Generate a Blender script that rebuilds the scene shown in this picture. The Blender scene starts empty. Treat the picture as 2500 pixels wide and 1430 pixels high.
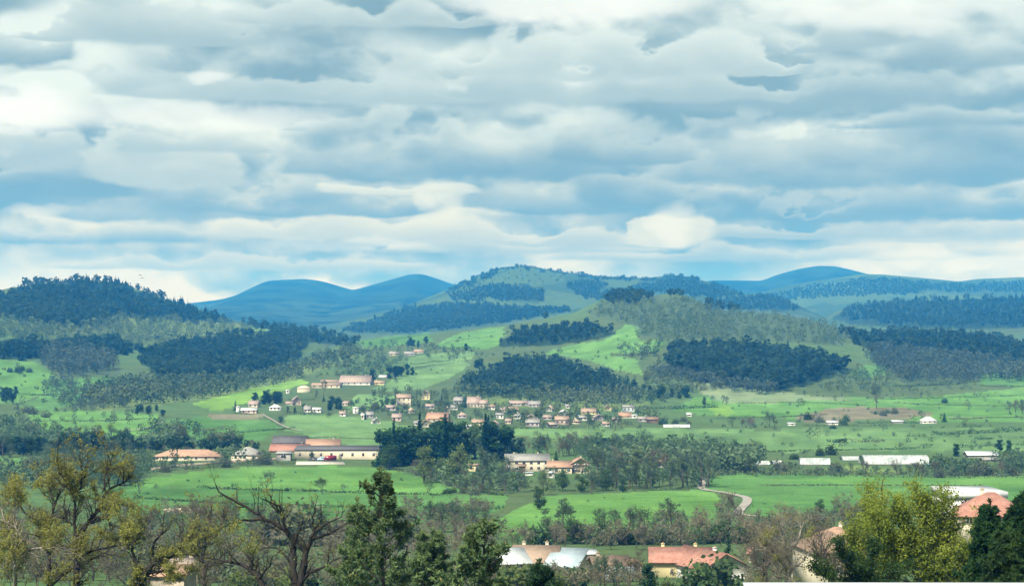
import bpy, math, random
import numpy as np

# ------------------------------------------------------------------ camera
F = 4664.0            # focal length in pixels of the 2500 px wide photograph
CAMZ = 55.0           # eye height above the valley floor (m)
HOR = 800.0           # row of the horizon
scene = bpy.context.scene
cam_data = bpy.data.cameras.new("camera")
cam = bpy.data.objects.new("camera", cam_data)
scene.collection.objects.link(cam)
cam.location = (0, 0, CAMZ)
cam.rotation_euler = (math.radians(90), 0, 0)
cam_data.sensor_width = 36.0
cam_data.lens = 36.0 * F / 2500.0
cam_data.shift_y = (HOR - 715.0) / 2500.0
cam_data.clip_start = 0.5
cam_data.clip_end = 60000
scene.camera = cam

# ------------------------------------------------------------------ light
SUN_EL, SUN_AZ = 52.0, 215.0      # degrees; azimuth from +Y clockwise: behind the viewer, to the left
EXPO = 1.05
sun_data = bpy.data.lights.new("sun", 'SUN')
sun_data.energy = 4.5
sun_data.angle = math.radians(9)
sun_data.color = (1.0, 0.95, 0.86)
sun = bpy.data.objects.new("sun", sun_data)
scene.collection.objects.link(sun)
_e, _a = math.radians(SUN_EL), math.radians(SUN_AZ)
sun.rotation_euler = (math.radians(90) - _e, 0, math.radians(180) - _a)
sun.location = (-200, -300, 400)

scene.view_settings.view_transform = 'Standard'
scene.view_settings.look = 'None'
scene.view_settings.exposure = EXPO
scene.view_settings.gamma = 1.0
scene.view_settings.use_curve_mapping = False
scene.cycles.volume_bounces = 0
scene.cycles.max_bounces = 5
scene.cycles.diffuse_bounces = 2
scene.cycles.transparent_max_bounces = 4

HAZE, HAZE_COL = 1.55e-4, (0.030, 0.30, 0.88, 1.0)
# ------------------------------------------------------------------ world: sky + broken cloud deck
world = bpy.data.worlds.new("World")
scene.world = world
world.use_nodes = True
wt = world.node_tree
wt.nodes.clear()


class G:
    """tiny helper for building shader graphs from expressions"""
    def __init__(self, tree):
        self.t = tree

    def n(self, kind, **kw):
        nd = self.t.nodes.new(kind)
        for k, v in kw.items():
            setattr(nd, k, v)
        return nd

    def put(self, sock, v):
        if hasattr(v, 'is_output') or isinstance(v, bpy.types.NodeSocket):
            self.t.links.new(v, sock)
        elif v is not None:
            sock.default_value = v

    def m(self, op, a, b=None, c=None, clamp=False):
        nd = self.n('ShaderNodeMath', operation=op, use_clamp=clamp)
        for i, v in enumerate((a, b, c)):
            if v is not None:
                self.put(nd.inputs[i], v)
        return nd.outputs[0]

    def step(self, x, a, b):
        nd = self.n('ShaderNodeMapRange', interpolation_type='SMOOTHSTEP', clamp=True)
        self.put(nd.inputs[0], x)
        self.put(nd.inputs[1], a)
        self.put(nd.inputs[2], b)
        return nd.outputs[0]

    def mix(self, f, a, b, blend='MIX'):
        nd = self.n('ShaderNodeMix', data_type='RGBA', blend_type=blend)
        self.put(nd.inputs[0], f)
        for s, v in ((nd.inputs[6], a), (nd.inputs[7], b)):
            if isinstance(v, tuple):
                v = tuple(v) + ((1.0,) if len(v) == 3 else ())
            self.put(s, v)
        return nd.outputs[2]

    def noise(self, vec, scale, detail=5, rough=0.55, dist=0.0, lac=2.0):
        nd = self.n('ShaderNodeTexNoise')
        if vec is not None:
            self.put(nd.inputs['Vector'], vec)
        nd.inputs['Scale'].default_value = scale
        nd.inputs['Detail'].default_value = detail
        nd.inputs['Roughness'].default_value = rough
        nd.inputs['Lacunarity'].default_value = lac
        nd.inputs['Distortion'].default_value = dist
        return nd.outputs[0]

    def xyz(self, x, y, z):
        nd = self.n('ShaderNodeCombineXYZ')
        for i, v in enumerate((x, y, z)):
            self.put(nd.inputs[i], v)
        return nd.outputs[0]


g = G(wt)
tc = g.n('ShaderNodeTexCoord')
sep = g.n('ShaderNodeSeparateXYZ')
wt.links.new(tc.outputs['Generated'], sep.inputs[0])
dx, dy, dz = sep.outputs
az = g.m('ARCTAN2', dx, dy)
el = g.m('ARCSINE', dz)
U = g.m('MULTIPLY', az, F / 100.0)          # hundreds of photo pixels: azimuth
V = g.m('MULTIPLY', el, F / 100.0)          # and elevation
AX, AY = g.m('MULTIPLY', dx, F / 100), g.m('MULTIPLY', dy, F / 100)
wv = g.xyz(AX, AY, g.m('MULTIPLY', dz, F / 100 * 1.75))
wup = g.xyz(AX, AY, g.m('MULTIPLY_ADD', dz, F / 100 * 1.75, 0.6))
n_big = g.noise(wv, 0.17, 3, 0.5)            # long banks
n_mid = g.noise(wv, 0.52, 5, 0.50)           # billows
n_up = g.noise(wup, 0.52, 5, 0.50)
n_fine = g.noise(wv, 2.2, 5, 0.58)
nm = g.m('SUBTRACT', n_mid, 0.5)
nf = g.m('SUBTRACT', n_fine, 0.5)
nn = g.m('MULTIPLY_ADD', nf, 0.22, nm)
rel = g.m('SUBTRACT', n_mid, n_up)
# elevation dependent colours: bluer and creamier low down, greyer and whiter higher up
hi = g.step(V, 1.4, 6.0)
dark = g.mix(hi, (0.135, 0.275, 0.345), (0.215, 0.345, 0.365))
lite = g.mix(hi, (0.840, 0.820, 0.610), (0.800, 0.880, 0.800))


def puffs(scale, seed, sm, warp):
    """cumulus heads: each cell is bright on its crown and grey towards its flat base"""
    v_ = g.xyz(g.m('MULTIPLY_ADD', nn, warp, AX), g.m('MULTIPLY_ADD', nn, -warp, AY), g.m('MULTIPLY_ADD', nn, warp * 1.1, g.m('MULTIPLY', dz, F / 100 * 1.9)))
    vo = g.n('ShaderNodeTexVoronoi', feature='SMOOTH_F1')
    vo.inputs['Scale'].default_value = scale
    vo.inputs['Smoothness'].default_value = sm
    vo.inputs['Randomness'].default_value = 1.0
    g.put(vo.inputs['Vector'], v_)
    s1, s2 = g.n('ShaderNodeSeparateXYZ'), g.n('ShaderNodeSeparateXYZ')
    wt.links.new(v_, s1.inputs[0])
    wt.links.new(vo.outputs['Position'], s2.inputs[0])
    return g.m('MULTIPLY', g.m('SUBTRACT', s1.outputs[2], s2.outputs[2]), scale)


p1 = puffs(0.185, 0, .38, 2.6)
p2 = puffs(0.52, 1, .42, 1.5)
puff = g.m('ADD', g.m('MULTIPLY', p1, 0.85), g.m('MULTIPLY', p2, g.m('MULTIPLY_ADD', n_big, 1.2, -0.18)))
s0 = g.m('ADD', g.m('MULTIPLY_ADD', g.m('SUBTRACT', n_big, 0.5), 1.4, g.m('MULTIPLY_ADD', g.step(V, 0.7, 2.2), -.26, .60)), g.m('ADD', puff, g.m('ADD', g.m('MULTIPLY', rel, 0.6), g.m('MULTIPLY', nf, 0.16))))
col = g.mix(g.step(s0, -0.10, 1.0), dark, lite)
# banks of cumulus seen from the side: (x, half width, base row, thickness, depth of the grey, brightness of the top)
# far ones first, nearer (higher in the sky) ones over them
CLOUDS = [
    (1900, 620, 643, 40, .55, .8), (600, 520, 664, 34, .45, .8), (1250, 400, 622, 40, .5, .9), (2300, 330, 600, 60, .5, .9),
    (150, 420, 606, 58, .95, .75), (1050, 330, 600, 60, .35, .95), (1480, 300, 606, 56, .45, .85), (2060, 330, 588, 50, .5, .7),
    (400, 300, 556, 140, .75, .65), (830, 300, 590, 70, .25, 1.0), (1640, 140, 606, 90, .05, 1.0),
    (2190, 400, 552, 120, 1.0, .55), (1430, 330, 526, 120, .95, .6), (60, 330, 500, 110, .90, .75), (800, 290, 534, 84, 1.0, .75),
    (2080, 520, 470, 190, .85, .60), (1000, 220, 480, 30, .1, 1.0), (1230, 330, 446, 150, .95, .80), (980, 330, 452, 170, .85, .8),
    (1530, 190, 408, 100, 1.0, .6), (100, 160, 432, 120, .45, .85), (420, 190, 470, 150, .35, .9),
    (2330, 330, 332, 46, .75, .7), (1990, 420, 290, 120, .70, .6), (1230, 420, 272, 130, .60, .75), (1650, 300, 262, 90, .5, .75),
    (530, 140, 384, 50, .45, .8), (370, 70, 388, 60, .45, .75), (150, 60, 338, 30, .6, .7), (745, 40, 328, 22, .6, .75), (45, 60, 266, 30, .75, .6),
    (740, 520, 262, 80, .45, .7), (2420, 260, 192, 90, .7, .7), (1300, 260, 250, 110, .5, .8), (20, 210, 192, 160, .85, .80),
    (1990, 330, 140, 84, .55, .8), (330, 330, 130, 100, .5, .7), (880, 360, 78, 60, .4, .85), (1500, 500, 200, 120, .35, .95),
]
US, SPAN = 128, 17.0
us = np.linspace(-SPAN, SPAN, US)
layers, spans = [], []
for c in CLOUDS:
    a, b = (c[0] - 1250 - c[1] * 1.15) / 100, (c[0] - 1250 + c[1] * 1.15) / 100
    k = 0
    for i, sp in enumerate(spans):
        if any(a < q and b > p for p, q in sp):
            k = i + 1
    if k == len(spans):
        spans.append([])
        layers.append([])
    spans[k].append((a, b))
    layers[k].append(c)


def curves(x, rows):
    nd = g.n('ShaderNodeRGBCurve')
    mp = nd.mapping
    mp.use_clip = True
    for ch, ys in enumerate(rows):
        cm = mp.curves[ch]
        xs = (us + SPAN) / (2 * SPAN)
        keep = [0] + [i for i in range(1, US - 1) if not (abs(ys[i] - ys[i - 1]) < 1e-6 and abs(ys[i] - ys[i + 1]) < 1e-6)] + [US - 1]
        cm.points[0].location = (xs[0], ys[0])
        cm.points[1].location = (xs[-1], ys[-1])
        for i in keep[1:-1]:
            cm.points.new(xs[i], float(ys[i]))
        for p in cm.points:
            p.handle_type = 'VECTOR'
    mp.update()
    g.put(nd.inputs['Color'], x)
    s = g.n('ShaderNodeSeparateColor')
    wt.links.new(nd.outputs[0], s.inputs[0])
    return s.outputs


for k, lay in enumerate(layers):
    base, thick, side, drk, brt = (np.zeros(US) for _ in range(5))
    cen = sorted(lay, key=lambda c: c[0])
    for i, u in enumerate(us):
        c = min(cen, key=lambda c: abs(u - (c[0] - 1250) / 100) / c[1])
        d = (u - (c[0] - 1250) / 100) / (c[1] / 100)
        s = max(0.0, 1 - d * d)
        base[i] = max(0.0, (HOR - c[2]) / 100 + min(d * d, 1.5) * c[3] * .0016) / 10
        thick[i] = c[3] / 100 * s ** .45 / 3
        side[i], drk[i], brt[i] = s, min(1.0, c[4] + .2), c[5] - .06
    uw = g.m('ADD', U, g.m('MULTIPLY', nn, 2.0))
    x = g.m('MULTIPLY_ADD', uw, .5 / SPAN, .5, clamp=True)
    xc = g.n('ShaderNodeCombineColor')
    for q in xc.inputs[:3]:
        wt.links.new(x, q)
    cb, ct, cs = curves(xc.outputs[0], (base, thick, side))
    cd, cr, _ = curves(xc.outputs[0], (drk, brt, brt))
    th_mean = float(np.mean([c[3] for c in lay]))
    # flat, slightly wavy base; lumpy top
    b = g.m('MULTIPLY_ADD', cb, 10.0, g.m('MULTIPLY', nn, min(.35, th_mean * .003)))
    hgt = g.m('MULTIPLY', g.m('MULTIPLY_ADD', nn, 3.2, 0.95), g.m('MULTIPLY', ct, 3.0))
    t = g.m('MULTIPLY_ADD', nf, 0.22, g.m('DIVIDE', g.m('SUBTRACT', V, b), g.m('MAXIMUM', hgt, 0.02)))
    mask = g.m('MULTIPLY', g.step(t, -.04, max(0.085, 11.0 / th_mean)), g.m('SUBTRACT', 1.0, g.step(t, 0.74, 1.10)))
    mask = g.m('MULTIPLY', mask, g.step(cs, 0.03, 0.40))
    shade = g.m('ADD', g.m('POWER', g.m('MAXIMUM', t, 0.0), 1.25), g.m('ADD', g.m('MULTIPLY', puff, 0.42), g.m('ADD', g.m('MULTIPLY', rel, 0.7), g.m('MULTIPLY', nf, 0.16))))
    tone = g.m('ADD', g.m('MULTIPLY', g.step(shade, 0.0, 1.05), g.m('ADD', cr, g.m('SUBTRACT', cd, 1.0))), g.m('SUBTRACT', 1.0, cd))
    cc = g.mix(tone, dark, lite)
    col = g.mix(g.m('MULTIPLY', mask, 0.88), col, cc)
# thin bright openings where the sun comes through
for (cx, cy, rx, ry, k) in [(60, 285, 210, 62, .95), (520, 290, 330, 40, .55), (1400, 20, 330, 52, .85), (2150, 35, 330, 60, .55),
                            (1640, 560, 70, 60, .6), (1040, 490, 40, 28, .5), (110, 522, 70, 24, .4), (520, 195, 55, 14, .5),
                            (870, 600, 260, 20, .35), (2350, 640, 330, 26, .55)]:
    a = g.m('DIVIDE', g.m('ADD', g.m('SUBTRACT', U, (cx - 1250) / 100), g.m('MULTIPLY', nn, 1.6)), rx / 100)
    b = g.m('DIVIDE', g.m('ADD', g.m('SUBTRACT', V, (HOR - cy) / 100), g.m('MULTIPLY', nn, 0.9)), ry / 100)
    r2 = g.m('ADD', g.m('MULTIPLY', a, a), g.m('MULTIPLY', b, b))
    w = g.m('MULTIPLY', g.m('SUBTRACT', 1.0, g.step(r2, 0.05, 1.3)), k)
    col = g.mix(w, col, (0.98, 1.0, 0.92) if cy < 450 else (0.93, 0.92, 0.76))
sky = g.n('ShaderNodeTexSky', sky_type='NISHITA')
sky.sun_disc = False
sky.sun_elevation = _e
sky.sun_rotation = _a
sky.altitude = 900
bg_sky = g.n('ShaderNodeBackground')
bg_sky.inputs['Strength'].default_value = 0.08
wt.links.new(sky.outputs[0], bg_sky.inputs[0])
bg_cl = g.n('ShaderNodeBackground')
bg_cl.inputs['Strength'].default_value = 1.06 / (2 ** EXPO)
wt.links.new(col, bg_cl.inputs[0])
mx = g.n('ShaderNodeMixShader')
mx.inputs[0].default_value = 0.94          # share of the sky that is covered
wt.links.new(bg_sky.outputs[0], mx.inputs[1])
wt.links.new(bg_cl.outputs[0], mx.inputs[2])
wo = g.n('ShaderNodeOutputWorld')
wt.links.new(mx.outputs[0], wo.inputs[0])
world.cycles.sampling_method = 'NONE'

# ================================================================== helpers
rng = np.random.default_rng(7)
random.seed(7)
COL = scene.collection


def newmesh(name, V, Fc, mats=(), tint=None, fmat=None, smooth=False, cover=None):
    """mesh from arrays: V (n,3); Fc one (m,k) array or a list of such arrays"""
    V = np.asarray(V, np.float32).reshape(-1, 3)
    if isinstance(Fc, np.ndarray):
        Fc = [Fc]
    Fc = [np.asarray(f, np.int32) for f in Fc if len(f)]
    me = bpy.data.meshes.new(name)
    me.vertices.add(len(V))
    me.vertices.foreach_set("co", V.ravel())
    idx = np.concatenate([f.ravel() for f in Fc]) if Fc else np.zeros(0, np.int32)
    sizes = np.concatenate([np.full(len(f), f.shape[1], np.int32) for f in Fc]) if Fc else np.zeros(0, np.int32)
    starts = np.concatenate([[0], np.cumsum(sizes)[:-1]]).astype(np.int32) if len(sizes) else sizes
    me.loops.add(len(idx))
    me.loops.foreach_set("vertex_index", idx)
    me.polygons.add(len(sizes))
    me.polygons.foreach_set("loop_start", starts)
    if fmat is not None:
        me.polygons.foreach_set("material_index", np.asarray(fmat, np.int32))
    if smooth:
        me.polygons.foreach_set("use_smooth", np.ones(len(sizes), bool))
    for m in mats:
        me.materials.append(m)
    if tint is not None:
        a = me.attributes.new("tint", 'FLOAT', 'POINT')
        a.data.foreach_set("value", np.asarray(tint, np.float32))
    if cover is not None:
        a = me.attributes.new("cover", 'FLOAT_COLOR', 'POINT')
        c = np.ones((len(V), 4), np.float32)
        c[:, :3] = cover
        a.data.foreach_set("color", c.ravel())
    me.update(calc_edges=True)
    return me


def link(name, data, parent=None, loc=None):
    o = bpy.data.objects.new(name, data)
    COL.objects.link(o)
    if parent is not None:
        o.parent = parent
    if loc is not None:
        o.location = loc
    return o


def tag(o, label=None, cat=None, group=None, kind=None):
    if label:
        o["label"] = label
    if cat:
        o["category"] = cat
    if group:
        o["group"] = group
    if kind:
        o["kind"] = kind
    return o


def mat(name, base=None, rough=0.85, spec=0.2, metal=0.0):
    m = bpy.data.materials.new(name)
    m.use_nodes = True
    t = m.node_tree
    b = t.nodes['Principled BSDF']
    b.inputs['Roughness'].default_value = rough
    b.inputs['Specular IOR Level'].default_value = spec
    b.inputs['Metallic'].default_value = metal
    if base:
        b.inputs['Base Color'].default_value = (*base, 1)
    return m, G(t), b


def surf(name, c0, c1, scale=1.5, rough=0.85, spec=0.2, bump=0.0, detail=5, stretch=(1, 1, 1), rnd=0.0):
    """procedural two-tone weathered surface"""
    m, q, b = mat(name, None, rough, spec)
    tc_ = q.n('ShaderNodeTexCoord')
    mp = q.n('ShaderNodeMapping')
    mp.inputs['Scale'].default_value = stretch
    q.put(mp.inputs[0], tc_.outputs['Object'])
    nz = q.noise(mp.outputs[0], scale, detail, 0.6)
    c = q.mix(q.step(nz, .3, .7), c0, c1)
    if rnd:
        oi = q.n('ShaderNodeObjectInfo')
        c = q.mix(1.0, c, q.mix(oi.outputs['Random'], (1 - rnd,) * 3, (1 + rnd,) * 3), 'MULTIPLY')
    q.put(b.inputs['Base Color'], c)
    if bump:
        bp = q.n('ShaderNodeBump')
        bp.inputs['Strength'].default_value = bump
        bp.inputs['Distance'].default_value = 0.1
        q.put(bp.inputs['Height'], nz)
        q.put(b.inputs['Normal'], bp.outputs[0])
    return m


def leafmat(name, c0, c1, transl=0.25, rnd=0.22, shift=None):
    """foliage: colour varies leaf by leaf (tint) and tree by tree (object random)"""
    m = bpy.data.materials.new(name)
    m.use_nodes = True
    t = m.node_tree
    t.nodes.clear()
    q = G(t)
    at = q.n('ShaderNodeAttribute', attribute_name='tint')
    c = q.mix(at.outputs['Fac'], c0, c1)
    oi = q.n('ShaderNodeObjectInfo')
    if shift:
        c = q.mix(q.m('MULTIPLY', oi.outputs['Random'], 0.7), c, shift)
    rv = q.m('FRACT', q.m('MULTIPLY', oi.outputs['Random'], 7.31))
    c = q.mix(1.0, c, q.mix(rv, (1 - rnd,) * 3, (1 + rnd,) * 3), 'MULTIPLY')
    d = q.n('ShaderNodeBsdfDiffuse')
    tr = q.n('ShaderNodeBsdfTranslucent')
    q.put(d.inputs[0], c)
    q.put(tr.inputs[0], c)
    mx_ = q.n('ShaderNodeMixShader')
    mx_.inputs[0].default_value = transl
    t.links.new(d.outputs[0], mx_.inputs[1])
    t.links.new(tr.outputs[0], mx_.inputs[2])
    o = q.n('ShaderNodeOutputMaterial')
    t.links.new(mx_.outputs[0], o.inputs[0])
    return m


# ---- value noise in the ground plane (numpy)
def _h(ix, iy, s):
    n = (ix * 374761393 + iy * 668265263 + s * 1442695041) & 0x7fffffff
    n = ((n ^ (n >> 13)) * 1274126177) & 0x7fffffff
    return ((n ^ (n >> 16)) & 0xffff) / 65535.0


def vnoise(x, y, s=0):
    x, y = np.asarray(x, float), np.asarray(y, float)
    ix, iy = np.floor(x).astype(np.int64), np.floor(y).astype(np.int64)
    fx, fy = x - ix, y - iy
    fx, fy = fx * fx * (3 - 2 * fx), fy * fy * (3 - 2 * fy)
    a, b = _h(ix, iy, s), _h(ix + 1, iy, s)
    c, d = _h(ix, iy + 1, s), _h(ix + 1, iy + 1, s)
    return (a * (1 - fx) + b * fx) * (1 - fy) + (c * (1 - fx) + d * fx) * fy


def fbm(x, y, s=0, oct_=4):
    r, amp, tot = 0, 1.0, 0
    for i in range(oct_):
        r = r + amp * vnoise(x * 2 ** i, y * 2 ** i, s + i * 17)
        tot += amp
        amp *= .5
    return r / tot


# ================================================================== terrain height
BY = [0, 25, 60, 150, 300, 400, 500, 600, 700, 1000, 1350, 1700, 2300, 3500, 6000, 16000]
BZ = [52, 48.6, 43.2, 31.0, 15.2, 9.3, 5.0, 1.7, 0, 0, 1.0, 5.0, 14.0, 24.0, 45, 80]
_yy = np.linspace(0, 16000, 16001)
_zz = np.interp(_yy, BY, BZ)
_k = np.ones(61) / 61
_zs = np.convolve(np.pad(_zz, 30, mode='edge'), _k, 'valid')
_zs[:40] = _zz[:40]

# silhouettes in photo pixels; Yc = distance of the crest, Yf = foot, Yb = length of the back slope
HILLS = [
    dict(name='L0', Yc=2900, Yf=1250, Yb=900, drop=9, k=1.0, pts=[(-900, 900), (-500, 840), (-200, 775), (0, 722), (60, 697), (130, 689), (170, 696), (215, 684), (265, 686), (330, 706), (400, 732), (460, 750), (520, 772), (570, 785), (640, 796), (700, 800), (790, 812), (875, 834), (930, 870), (1000, 930)]),
    dict(name='L1', Yc=2350, Yf=1330, Yb=900, drop=6, k=1.0, pts=[(760, 880), (830, 840), (900, 826), (1000, 818), (1130, 806), (1230, 795), (1300, 782), (1400, 765), (1440, 745), (1480, 726), (1540, 715), (1600, 722), (1640, 714), (1690, 727), (1740, 754), (1800, 760), (1900, 766), (1990, 782), (2080, 815), (2150, 817), (2300, 818), (2420, 829), (2500, 848), (2800, 885), (3300, 920)]),
    dict(name='L1b', Yc=1720, Yf=1400, Yb=260, drop=12, k=1.0, pts=[(1060, 995), (1110, 962), (1150, 926), (1200, 902), (1250, 885), (1300, 880), (1350, 886), (1430, 905), (1500, 928), (1545, 956), (1600, 985)]),
    dict(name='L3', Yc=4200, Yf=2700, Yb=1200, drop=8, k=1.0, pts=[(1940, 815), (2030, 776), (2080, 750), (2150, 736), (2250, 733), (2400, 728), (2500, 726), (2800, 735), (3300, 790)]),
    dict(name='L4', Yc=4700, Yf=3400, Yb=1000, drop=8, k=1.0, pts=[(1640, 790), (1720, 754), (1750, 738), (1800, 726), (1830, 717), (1870, 719), (1920, 733), (1960, 752), (2000, 770), (2060, 800)]),
    dict(name='L5', Yc=5600, Yf=3100, Yb=1600, drop=6, k=1.0, pts=[(700, 830), (830, 788), (900, 772), (1000, 744), (1080, 712), (1130, 692), (1180, 667), (1220, 652), (1270, 648), (1320, 654), (1360, 662), (1440, 672), (1520, 677), (1580, 678), (1640, 671), (1690, 677), (1740, 692), (1790, 710), (1830, 723), (1880, 745), (1950, 778), (2050, 810)]),
    dict(name='L6', Yc=6900, Yf=4200, Yb=1600, drop=4, k=1.0, pts=[(1650, 790), (1760, 750), (1840, 720), (1900, 702), (1960, 690), (2050, 677), (2100, 669), (2150, 669), (2200, 674), (2280, 681), (2340, 687), (2380, 681), (2420, 679), (2500, 676), (2800, 690), (3300, 720)]),
    dict(name='L7', Yc=8800, Yf=4300, Yb=2200, drop=0, k=2.2, pts=[(-900, 780), (0, 770), (300, 752), (440, 742), (500, 735), (540, 730), (580, 719), (620, 698), (650, 685), (700, 682), (740, 680), (775, 684), (800, 690), (860, 708), (900, 697), (950, 683), (1000, 669), (1030, 668), (1070, 681), (1110, 695), (1200, 722), (1400, 740), (1600, 712), (1700, 690), (1740, 684), (1800, 684), (1860, 685), (1900, 670), (1950, 656), (2000, 648), (2040, 649), (2080, 658), (2120, 668), (2200, 688), (2500, 700), (3300, 740)]),
]
for h_ in HILLS:
    p = np.array(h_['pts'], float)
    xs_ = np.arange(p[0, 0], p[-1, 0] + 1, 4.0)
    ys_ = np.interp(xs_, p[:, 0], p[:, 1])
    kk = np.hanning(11)
    ys_ = np.convolve(np.pad(ys_, 5, mode='edge'), kk / kk.sum(), 'valid')
    h_['xs'], h_['ys'] = xs_, ys_


def height(X, Y, want_id=False):
    X, Y = np.asarray(X, float), np.asarray(Y, float)
    base = np.interp(Y, _yy, _zs) + (fbm(X / 130, Y / 130, 3, 3) - .5) * np.interp(Y, [0, 350, 700, 1500], [0.0, 1.0, 2.0, 5.0])
    z = base.copy()
    hid = np.full(z.shape, -1)
    for i, h_ in enumerate(HILLS):
        Yc, Yf, Yb = h_['Yc'], h_['Yf'], h_['Yb']
        Ye = np.clip(Yc * .55 + Y * .45, Yf, Yc + Yb)
        Ye = np.where(Y > Yc, Yc, Ye)
        px = 1250 + F * X / Ye
        py = np.interp(px, h_['xs'], h_['ys'], left=1200, right=1200)
        zc = CAMZ + (HOR - py) / F * Yc
        t = np.clip((Y - Yf) / (Yc - Yf), 0, 1)
        s = t * t * (3 - 2 * t)
        if h_['k'] == 1.0:
            p = .62 * t + .38 * s
        else:
            p = .35 * t + .65 * t ** h_['k'] * 1.0
        tb = np.clip((Y - Yc) / Yb, 0, 1)
        p = np.where(Y > Yc, 1 - tb * tb * (3 - 2 * tb), p)
        rough = (fbm(X / 160 + i * 9, Y / 160, 11 + i, 3) - .5) * np.minimum(Yc / 5600, 1) * 14 * 4 * t * (1 - t)
        zh = base + (zc - base) * p + rough
        ok = (zc > base + 1) & (Y > Yf)
        zh = np.where(ok, zh, -1e9)
        up = zh > z
        z = np.where(up, zh, z)
        hid = np.where(up, i, hid)
    return (z, hid) if want_id else z


# rows of the terrain grid
rows = [np.linspace(14, 290, 46, endpoint=False)]
y = 290.0
r_ = []
while y < 11200:
    r_.append(y)
    y += 4.6 * y * y / (55 * F) * 1.2 if y < 1250 else (13.0 if y < 3000 else (45 if y < 5700 else (130 if y < 8900 else 300)))
ROWS = np.concatenate([rows[0], np.array(r_)])
UC = np.linspace(-0.335, 0.335, 800)
GU, GY = np.meshgrid(UC, ROWS)
GX = GU * GY
GZ, GH = height(GX, GY, True)
NR, NC = GX.shape
GPX = 1250 + F * GU
GPY = HOR - F * (GZ - CAMZ) / GY
# visible rows: not hidden behind nearer ground
_run = np.minimum.accumulate(GPY, axis=0)
GVIS = GPY <= _run + 2.5


def _zray(px, Y):
    return height((px - 1250) / F * Y, Y)


_YS = np.concatenate([np.arange(60, 1300, 4.0), np.arange(1300, 3200, 8.0), np.arange(3200, 6000, 20.0), np.arange(6000, 11000, 50.0)])


def hits(px, py, y0=0.0):
    """first point of the ground seen through photo pixel (px, py), beyond distance y0"""
    px, py = np.atleast_1d(np.asarray(px, float)), np.atleast_1d(np.asarray(py, float))
    out = np.zeros((len(px), 3))
    for s in range(0, len(px), 800):
        a, b = px[s:s + 800], py[s:s + 800]
        YY = _YS[None, :] + 0 * a[:, None]
        Z = height((a[:, None] - 1250) / F * YY, YY)
        R = CAMZ + (HOR - b)[:, None] / F * YY
        d = R - Z
        d = np.where(YY < y0, 1.0, d)
        k = np.argmax(d <= 0, axis=1)
        none = ~(d <= 0).any(axis=1)
        k = np.where(none, np.argmin(d, axis=1), k)
        k0 = np.maximum(k - 1, 0)
        ii = np.arange(len(a))
        d0, d1 = d[ii, k0], d[ii, k]
        w = np.where(np.abs(d0 - d1) > 1e-9, d0 / (d0 - d1 + 1e-12), 0)
        w = np.clip(w, 0, 1)
        Yh = _YS[k0] + w * (_YS[k] - _YS[k0])
        Xh = (a - 1250) / F * Yh
        out[s:s + 800, 0], out[s:s + 800, 1] = Xh, Yh
        out[s:s + 800, 2] = height(Xh, Yh)
    return out


def at(px, py, y0=0.0):
    return hits([px], [py], y0)[0]


def ground_at(px, Y):
    """point on the ground at column px and distance Y"""
    X = (px - 1250) / F * Y
    return np.array([X, Y, float(height(X, Y))])


def inpoly(px, py, poly):
    x, y_ = np.asarray(px), np.asarray(py)
    r = np.zeros(x.shape, bool)
    n = len(poly)
    for i in range(n):
        (x1, y1), (x2, y2) = poly[i], poly[(i + 1) % n]
        if y1 == y2:
            continue
        c = ((y1 > y_) != (y2 > y_)) & (x < (x2 - x1) * (y_ - y1) / (y2 - y1) + x1)
        r ^= c
    return r


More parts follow.
